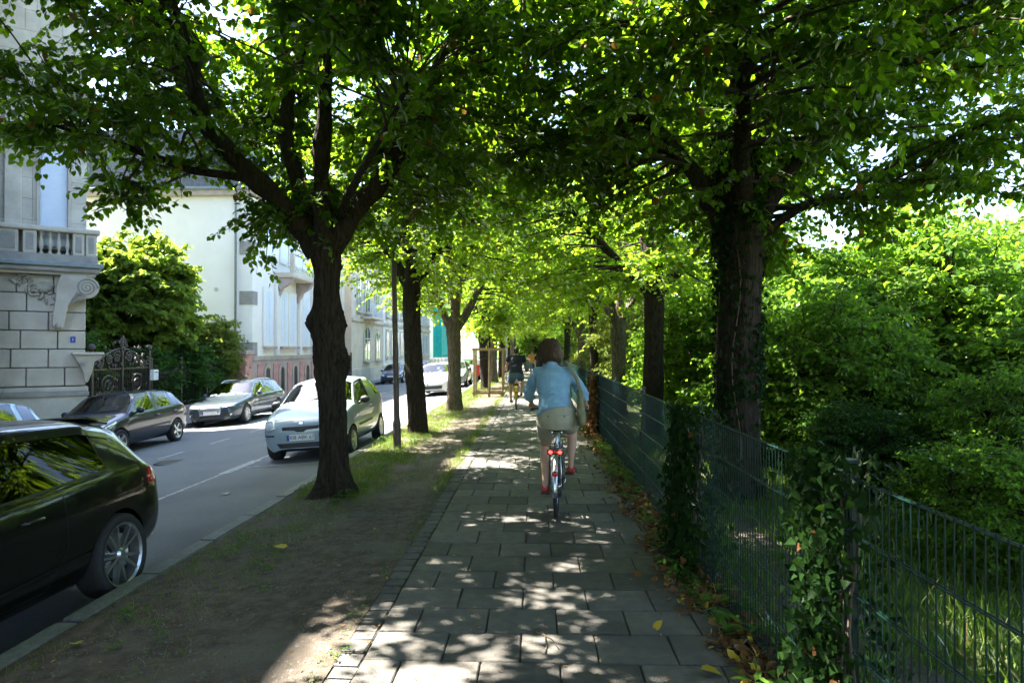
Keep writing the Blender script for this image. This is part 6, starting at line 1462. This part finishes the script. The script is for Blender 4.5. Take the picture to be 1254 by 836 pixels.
# --- cream house with a plain flank towards the camera
cb = thing('cream_house', 'cream house with plain flank wall, grey quoins and pink sandstone base', 'house', (-13.0, 31.0, GZ))
Hc = 9.6
m = MB(); m.box(-10.5, -.0, 0, 15, 2.1, Hc); m.build('wall', 'plaster_cream', cb)
m = MB(); m.box(-10.48, .06, -.06, 15.02, 0, 2.0); m.build('base_wall', 'sandstone_grey', cb)
for i in range(8):
    m = MB(); m.box(.062, .10, .45 + i * 1.9, .45 + i * 1.9 + 1.0, .12, 1.86); m.build('pink_panel', 'sandstone_pink', cb, bevel=.01)
m = MB(); m.box(-10.52, .12, -.12, 15.05, 2.0, 2.22); m.build('base_moulding', 'sandstone_grey', cb, bevel=.03)
for k, z in enumerate((2.24, 4.6, 6.9)):
    m = MB(); m.box(-.6, .04, -.04, .5, z, z + .62); m.build('quoin', 'stone_dark', cb, bevel=.01)
m = MB(); m.box(-10.7, .3, -.25, 15.3, Hc, Hc + .3); m.build('cornice', 'sandstone_grey', cb, bevel=.04)
m = MB(); m.prism([(-10.8, Hc + .3), (.36, Hc + .3), (-1.1, Hc + 3.0), (-9.4, Hc + 3.0)], -.3, 15.3, Matrix(((1, 0, 0, 0), (0, 0, 1, 0), (0, 1, 0, 0), (0, 0, 0, 1)))); m.build('roof', 'slate', cb)
def arch_poly(y0, y1, z0, z1, n=8):
    rr = (y1 - y0) / 2; cy = (y0 + y1) / 2; return [(y0, z0), (y1, z0)] + [(cy + rr * math.cos(math.pi * i / n), z1 - rr + rr * math.sin(math.pi * i / n)) for i in range(n + 1)]
MYZ = Matrix(((0, 0, 1, 0), (1, 0, 0, 0), (0, 1, 0, 0), (0, 0, 0, 1)))          # local xy -> world yz, extruded along x
for y in (1.55, 3.45, 5.35, 7.3, 9.2):
    m = MB(); m.prism(arch_poly(y - .48, y + .48, .12, 1.88), .104, .14, MYZ); f = m.build('basement_window', 'sandstone_grey', cb)
    m = MB(); m.prism(arch_poly(y - .26, y + .26, .2, 1.66), .142, .147, MYZ); m.build('pane', 'trim', f)
    for k in (-.09, .09): MB().tube([(.16, y + k, .2), (.16, y + k, 1.6)], .012, 6).build('grille_bar', 'iron', f)
for i, y in enumerate((1.75, 3.75, 5.0, 7.2, 9.4, 11.5)):
    m = MB(); m.box(.002, .10, y - .58, y + .58, 2.66, 5.55); f = m.build('window', 'plaster_white', cb, bevel=.02)
    m = MB(); m.prism(arch_poly(y - .40, y + .40, 2.85, 5.4), .104, .112, MYZ); m.build('pane', 'shutter', f); MB().box(.112, .13, y - .02, y + .02, 2.9, 5.2).build('mullion', 'window_frame', f)
    MB().box(.10, .30, y - .62, y + .62, 2.56, 2.68).build('sill', 'sandstone_grey', f, bevel=.02)
    m = MB(); m.box(.002, .10, y - .5, y + .5, 6.9, 9.2); f = m.build('window', 'plaster_white', cb, bevel=.02); MB().box(.102, .11, y - .36, y + .36, 7.0, 9.05).build('pane', 'shutter', f)
for y in (2.75, 6.1, 8.3, 10.5): MB().box(.002, .18, y - .16, y + .16, 2.24, 6.2).build('pilaster', 'plaster_white', cb, bevel=.02)
# stone balcony with iron front on curved corbels
bl = MB().box(.0, 1.0, 2.6, 6.2, 6.12, 6.38).build('balcony', 'stone_beige', cb, bevel=.04)
for y in (2.9, 5.9): m = MB(); m.prism([(0, 6.12), (.9, 6.12), (.75, 5.85), (.35, 5.6), (.12, 5.1), (0, 5.0)], y - .18, y + .18, Matrix(((1, 0, 0, 0), (0, 0, 1, 0), (0, 1, 0, 0), (0, 0, 0, 1)))); m.build('corbel', 'sandstone_grey', bl, bevel=.02)
for y in (2.65, 6.0): MB().box(.78, .98, y, y + .16, 6.38, 7.35).build('balcony_pier', 'stone_beige', bl, bevel=.01)
for k in range(16): MB().tube([(.88, 2.9 + k * .2, 6.38), (.96, 2.9 + k * .2, 6.7), (.88, 2.9 + k * .2, 7.28)], .014, 5).build('balcony_bar', 'steel', bl)
MB().box(.85, .91, 2.8, 6.0, 7.28, 7.33).build('balcony_rail', 'iron', bl)
MB().box(-.1, .05, 14.2, 15.0, 2.25, 9.5).build('end_quoins', 'stone_beige', cb)
MB().tube([(-.75, -.10, .3), (-.75, -.10, Hc - .25), (-.75, -.2, Hc + .05)], .055, 10).build('downpipe', 'lead', cb, True); MB().tube([(-10.6, -.30, Hc + .32), (.2, -.30, Hc + .32)], .08, 10).build('gutter', 'lead', cb, True)
# flank: small vent and two little windows far left
MB().lathe([(0, .02), (.09, .02), (.1, 0)], 12, Matrix.Translation((-1.7, -.005, 5.3)) @ Matrix.Rotation(R(90), 4, 'X')).build('vent', 'stone', cb)
m = MB(); m.box(-7.6, -6.9, -.03, -.003, 6.0, 7.4); f = m.build('window', 'window_frame', cb)
for i in range(2):
    for j in range(3): MB().box(-7.55 + i * .32, -7.27 + i * .32, -.038, -.03, 6.06 + j * .44, 6.44 + j * .44).build('pane', 'slate', f)
gp = thing('gate_pillar', 'pink sandstone pillar between the railings and the cream house', 'pillar', (-13.0, 30.1, GZ)); MB().box(-.35, .25, -.4, .4, 0, 2.3).build('shaft', 'sandstone_pink', gp, bevel=.02); MB().box(-.42, .32, -.47, .47, 2.3, 2.5).build('cap', 'sandstone_grey', gp, bevel=.03); MB().box(-.38, .28, -.43, .43, 0, .3).build('foot', 'sandstone_grey', gp, bevel=.02)
# --- beige stone house beyond, and paler fronts after it
def house_front(name, label, y0, y1, H, mat, wins, roof='slate', x=-13.0, arched=True, base='stone', grp=None):
    t = thing(name, label, 'house', (x, y0, GZ), 0, grp); D = y1 - y0
    MB().box(-10, 0, 0, D, 1.1, H).build('wall', mat, t); MB().box(-10, .08, -.05, D + .05, 0, 1.1).build('base_wall', base, t, bevel=.02); MB().box(-10.2, .35, -.2, D + .2, H, H + .35).build('cornice', base, t, bevel=.04)
    m = MB(); m.prism([(-10.2, H + .35), (.3, H + .35), (-1.2, H + 3), (-9, H + 3)], -.2, D + .2, Matrix(((1, 0, 0, 0), (0, 0, 1, 0), (0, 1, 0, 0), (0, 0, 0, 1)))); m.build('roof', roof, t)
    MB().box(0, .16, 0, D, 4.55, 4.8).build('string_course', base, t, bevel=.02)
    for (y, w, z, h) in wins:
        a = arched and z < 3
        m = MB()
        if a: m.prism(arch_poly(y - w / 2 - .16, y + w / 2 + .16, z - .1, z + h + .16), .002, .06, MYZ)
        else: m.box(.002, .06, y - w / 2 - .16, y + w / 2 + .16, z - .1, z + h + .16)
        f = m.build('window', base, t)
        m = MB()
        if a: m.prism(arch_poly(y - w / 2, y + w / 2, z, z + h), .062, .07, MYZ)
        else: m.box(.062, .07, y - w / 2, y + w / 2, z, z + h)
        m.build('pane', 'pane_dark', f)
        MB().box(.072, .10, y - .03, y + .03, z, z + h).build('mullion', 'window_frame', f); MB().box(.072, .098, y - w / 2, y + w / 2, z + h * .62, z + h * .62 + .06).build('transom', 'window_frame', f)
        for s in (-1, 1): MB().box(.072, .10, y + s * (w / 2 - .04) - .03, y + s * (w / 2 - .04) + .03, z, z + h * (.8 if a else 1)).build('casement', 'window_frame', f)
        MB().box(.06, .28, y - w / 2 - .2, y + w / 2 + .2, z - .22, z - .1).build('sill', base, f, bevel=.02)
    return t
pm('pane_dark', (0.10, 0.12, 0.13), (0.20, 0.23, 0.24), scale=.8, rough=.05, coat=1.0)
hb_ = house_front('beige_house', 'beige sandstone house with a white-framed arched window, past the cream house', 48, 58, 11.5, 'stone_beige', [(4.4, 1.9, 1.75, 2.5), (8.0, 1.5, 1.75, 2.3), (2.0, 1.1, 5.4, 2.4), (4.4, 1.6, 5.4, 2.4), (7.6, 1.4, 5.4, 2.4)])
bl = MB().box(.0, .9, 2.6, 6.4, 4.8, 5.0).build('balcony', 'stone_beige', hb_, bevel=.03)
for k in range(18): MB().tube([(.85, 2.7 + k * .21, 5.0), (.85, 2.7 + k * .21, 5.9)], .016, 5).build('balcony_bar', 'shutter', bl)
MB().box(.82, .88, 2.6, 6.4, 5.9, 5.96).build('balcony_rail', 'shutter', bl)
house_front('pale_house', 'pale bluish stone house front beyond the beige one', 58.2, 72, 10.5, 'plaster_white', [(1.5 + 2.1 * i, 1.1, z, 2.2) for i in range(6) for z in (1.9, 5.4)], arched=False)
house_front('plain_house', 'grey house front next to the scaffold', 72.2, 84, 10.0, 'stone', [(1.5 + 2.1 * i, 1.1, z, 2.2) for i in range(5) for z in (1.9, 5.4)], arched=False)
house_front('end_house', 'low pale house at the far end of the street', 98, 116, 9.0, 'plaster_white', [(1.5 + 2.1 * i, 1.1, z, 2.2) for i in range(7) for z in (1.9, 5.4)], arched=False)
ig = thing('iron_gate', 'dark iron gate between the cream house and the beige house', 'gate', (-13.0, 46.1, GZ))
for y in (.0, 1.75): MB().box(-.06, .06, y, y + .1, 0, 2.3).build('gate_post', 'timber_dark', ig)
for k in range(14): MB().tube([(0, .15 + k * .12, .1), (0, .15 + k * .12, 2.15)], .02, 5).build('bar', 'iron', ig)
for z in (.15, 1.2, 2.1): MB().box(-.03, .03, .1, 1.75, z, z + .06).build('rail', 'iron', ig)
# scaffold with green netting
sc = thing('scaffold', 'scaffold wrapped in bright green netting far down the street', 'scaffold', (-12.6, 84.5, GZ))
for y in (0, 3, 6, 9):
    for x in (0, 1.0): MB().tube([(x, y, 0), (x, y, 11.5)], .05, 6).build('upright', 'steel', sc)
for z in (2.2, 4.4, 6.6, 8.8):
    MB().box(0, 1.0, 0, 9, z, z + .06).build('deck', 'wood_stake', sc)
for (y0, y1) in ((0, 3), (3, 6), (6, 9)):
    vs = []; fs = []; n = 14; m_ = 20
    for j in range(m_ + 1):
        for i in range(n + 1): y = y0 + (y1 - y0) * i / n; vs.append((1.07 + .05 * math.sin(i * 1.3 + j * .4 + y0) * math.sin(math.pi * i / n), y, 1.5 + 9.6 * j / m_))
    for j in range(m_):
        for i in range(n): fs.append((j * (n + 1) + i, j * (n + 1) + i + 1, (j + 1) * (n + 1) + i + 1, (j + 1) * (n + 1) + i))
    o = MB().add(vs, fs).build('netting', 'netting', sc, True); o.modifiers.new('s', 'SOLIDIFY').thickness = .01
o = MB().box(-.05, 1.05, -.1, -.05, 1.5, 11.1).build('end_netting', 'netting', sc)
# --- lamp post
lp = thing('lamp_post', 'slim brown lamp post with a pale lantern hidden in the leaves', 'lamp post', (-2.57, 12.7, gz(-2.57) - .02)); lp.rotation_euler = (0, R(-1.2), 0)
MB().lathe([(.075, 0), (.075, .5), (.06, .58), (.056, .62), (.053, 1.4), (.05, 2.6), (.045, 3.75), (.045, 3.85)], 18).build('pole', 'lamp_brown', lp, True)
MB().lathe([(.05, 3.85), (.11, 3.92), (.12, 3.96), (.05, 4.0)], 18).build('collar', 'lamp_brown', lp, True)
MB().lathe([(.10, 3.98), (.19, 4.25), (.20, 4.32), (.17, 4.36)], 20).build('lantern', 'white_paint', lp, True); MB().lathe([(.24, 4.36), (.22, 4.40), (.10, 4.50), (.03, 4.58), (0, 4.6)], 20).build('lantern_cap', 'steel', lp, True)
st = MB().box(.058, .064, -.03, .03, 1.35, 1.6).build('sticker', 'plate', lp)
# --- wooden guard round a young tree
gd = thing('tree_guard', 'wooden stake guard around a young tree on the verge', 'tree guard', (-1.78, 26.5, gz(-1.78) - .02))
for x in (-.55, .55):
    for y in (-.45, .45): MB().box(x - .035, x + .035, y - .035, y + .035, 0, 1.85).build('stake', 'wood_stake', gd, bevel=.008)
MB().box(.0, .07, -.5, -.43, 0, 1.8).build('stake', 'wood_stake', gd, bevel=.008)
for z in (.12, 1.78):
    for y in (-.49, .45): MB().box(-.62, .62, y, y + .03, z, z + .1).build('rail', 'wood_stake', gd, bevel=.006)
    for x in (-.60, .57): MB().box(x, x + .03, -.455, .445, z + .002, z + .098).build('rail', 'wood_stake', gd, bevel=.006)
for s in (-1, 1): MB().tube([(s * .55, -.4, 1.6), (s * .3, -.2, 1.45), (.0, 0, 1.5)], .014, 6).build('strap', 'trim', gd)
yt = thing('young_tree', 'young thin tree held inside the wooden guard', 'tree', (-1.78, 26.5, gz(-1.78)))
MB().tube([(0, 0, -.1), (.02, 0, 1.5), (0, .02, 3.0), (.05, 0, 4.4)], [.05, .045, .035, .015], 10).build('trunk', 'bark', yt, True)
b_, me = make_crown(301, [spline([(0, 0, 2.2, .04), (.02, 0, 3.2, .03), (.05, 0, 4.4, .015)], 10)], 70, 8, 11, (0, 0, 3.6, 1.3, 1.3, 1.5), L=(.09, .13), tpl=LEAF_LO)
b_.build('branches', 'twig', yt)['kind'] = 'stuff'; link('crown', me, 'linden_sunlit', yt)['kind'] = 'stuff'
sg = thing('verge_sign', 'small red and white sign board beside the wooden tree guard', 'sign', (-2.45, 28.6, gz(-2.4) - .02)); MB().tube([(0, 0, 0), (0, 0, 1.5)], .025, 8).build('post', 'steel', sg); MB().box(-.14, .14, -.035, -.026, .75, 1.2).build('board', 'reflector_red', sg, bevel=.004); MB().box(-.14, .14, -.035, -.026, 1.22, 1.42).build('upper_board', 'plate', sg, bevel=.004)
pp = thing('thin_pole', 'thin pale metal pole far along the verge', 'pole', (-1.5, 36, 0)); MB().lathe([(.05, 0), (.045, 3.2), (.04, 3.3), (0, 3.32)], 12).build('shaft', 'steel', pp, True); MB().lathe([(.09, 0), (.09, .05), (.05, .1)], 12).build('foot', 'steel', pp, True)
# --- church spire and an old brick gable beyond the park on the right
sx = Vector((1055 - 655, 0)).x / 836 * 260
ch = thing('church', 'grey church spire seen through a gap in the leaves on the right', 'church', (sx, 260, -2))
MB().box(-4, 4, -4, 4, 0, 34).build('tower', 'spire_stone', ch, bevel=.3); MB().box(-4.4, 4.4, -4.4, 4.4, 34, 35.2).build('tower_cornice', 'spire_stone', ch, bevel=.2)
MB().lathe([(3.9, 35.2), (3.2, 38), (.25, 60), (0, 60.5)], 8).build('spire', 'spire_stone', ch)
for a in range(4): MB().lathe([(.8, 35), (.7, 38), (0, 43)], 6, Matrix.Translation((3.6 * (1 if a % 2 else -1), 3.6 * (1 if a // 2 else -1), 0))).build('pinnacle', 'spire_stone', ch)
MB().box(-.12, .12, -.12, .12, 60.3, 63).build('cross_shaft', 'iron', ch); MB().box(-.7, .7, -.11, .11, 61.4, 61.7).build('cross_arm', 'iron', ch)
for z in (14, 24): m = MB(); m.prism([(-1, z), (1, z), (1, z + 5), (0, z + 6.5), (-1, z + 5)], -4.06, -4.0, Matrix(((1, 0, 0, 0), (0, 0, 1, 0), (0, 1, 0, 0), (0, 0, 0, 1)))); m.build('belfry_opening', 'trim', ch)
ob = thing('old_gable_house', 'old pinkish gabled house behind the bank trees, left of the spire', 'house', (54, 130, -2))
MB().box(-7, 7, 0, 12, 0, 11).build('wall', 'brick_far', ob); m = MB(); m.prism([(-7, 11), (7, 11), (0, 20.5)], 0, 12, Matrix(((1, 0, 0, 0), (0, 0, 1, 0), (0, 1, 0, 0), (0, 0, 0, 1)))); m.build('gable', 'brick_far', ob)
for s in (-1, 1): m = MB(); m.add([(s * 7.5, -.4, 10.4), (s * 7.5, 12.4, 10.4), (0, 12.4, 20.9), (0, -.4, 20.9), (s * 7.5, -.4, 10.0), (s * 7.5, 12.4, 10.0), (0, 12.4, 20.5), (0, -.4, 20.5)], [(0, 1, 2, 3), (4, 7, 6, 5), (0, 4, 5, 1), (3, 2, 6, 7), (0, 3, 7, 4), (1, 5, 6, 2)]); m.build('roof', 'slate', ob)
for x in (-4, 0, 4):
    for z in (2, 6.5): m = MB(); m.box(x - .7, x + .7, -.08, -.02, z, z + 2.2); f = m.build('window', 'window_frame', ob); MB().box(x - .55, x + .55, -.1, -.085, z + .1, z + 2.1).build('pane', 'pane_dark', f)
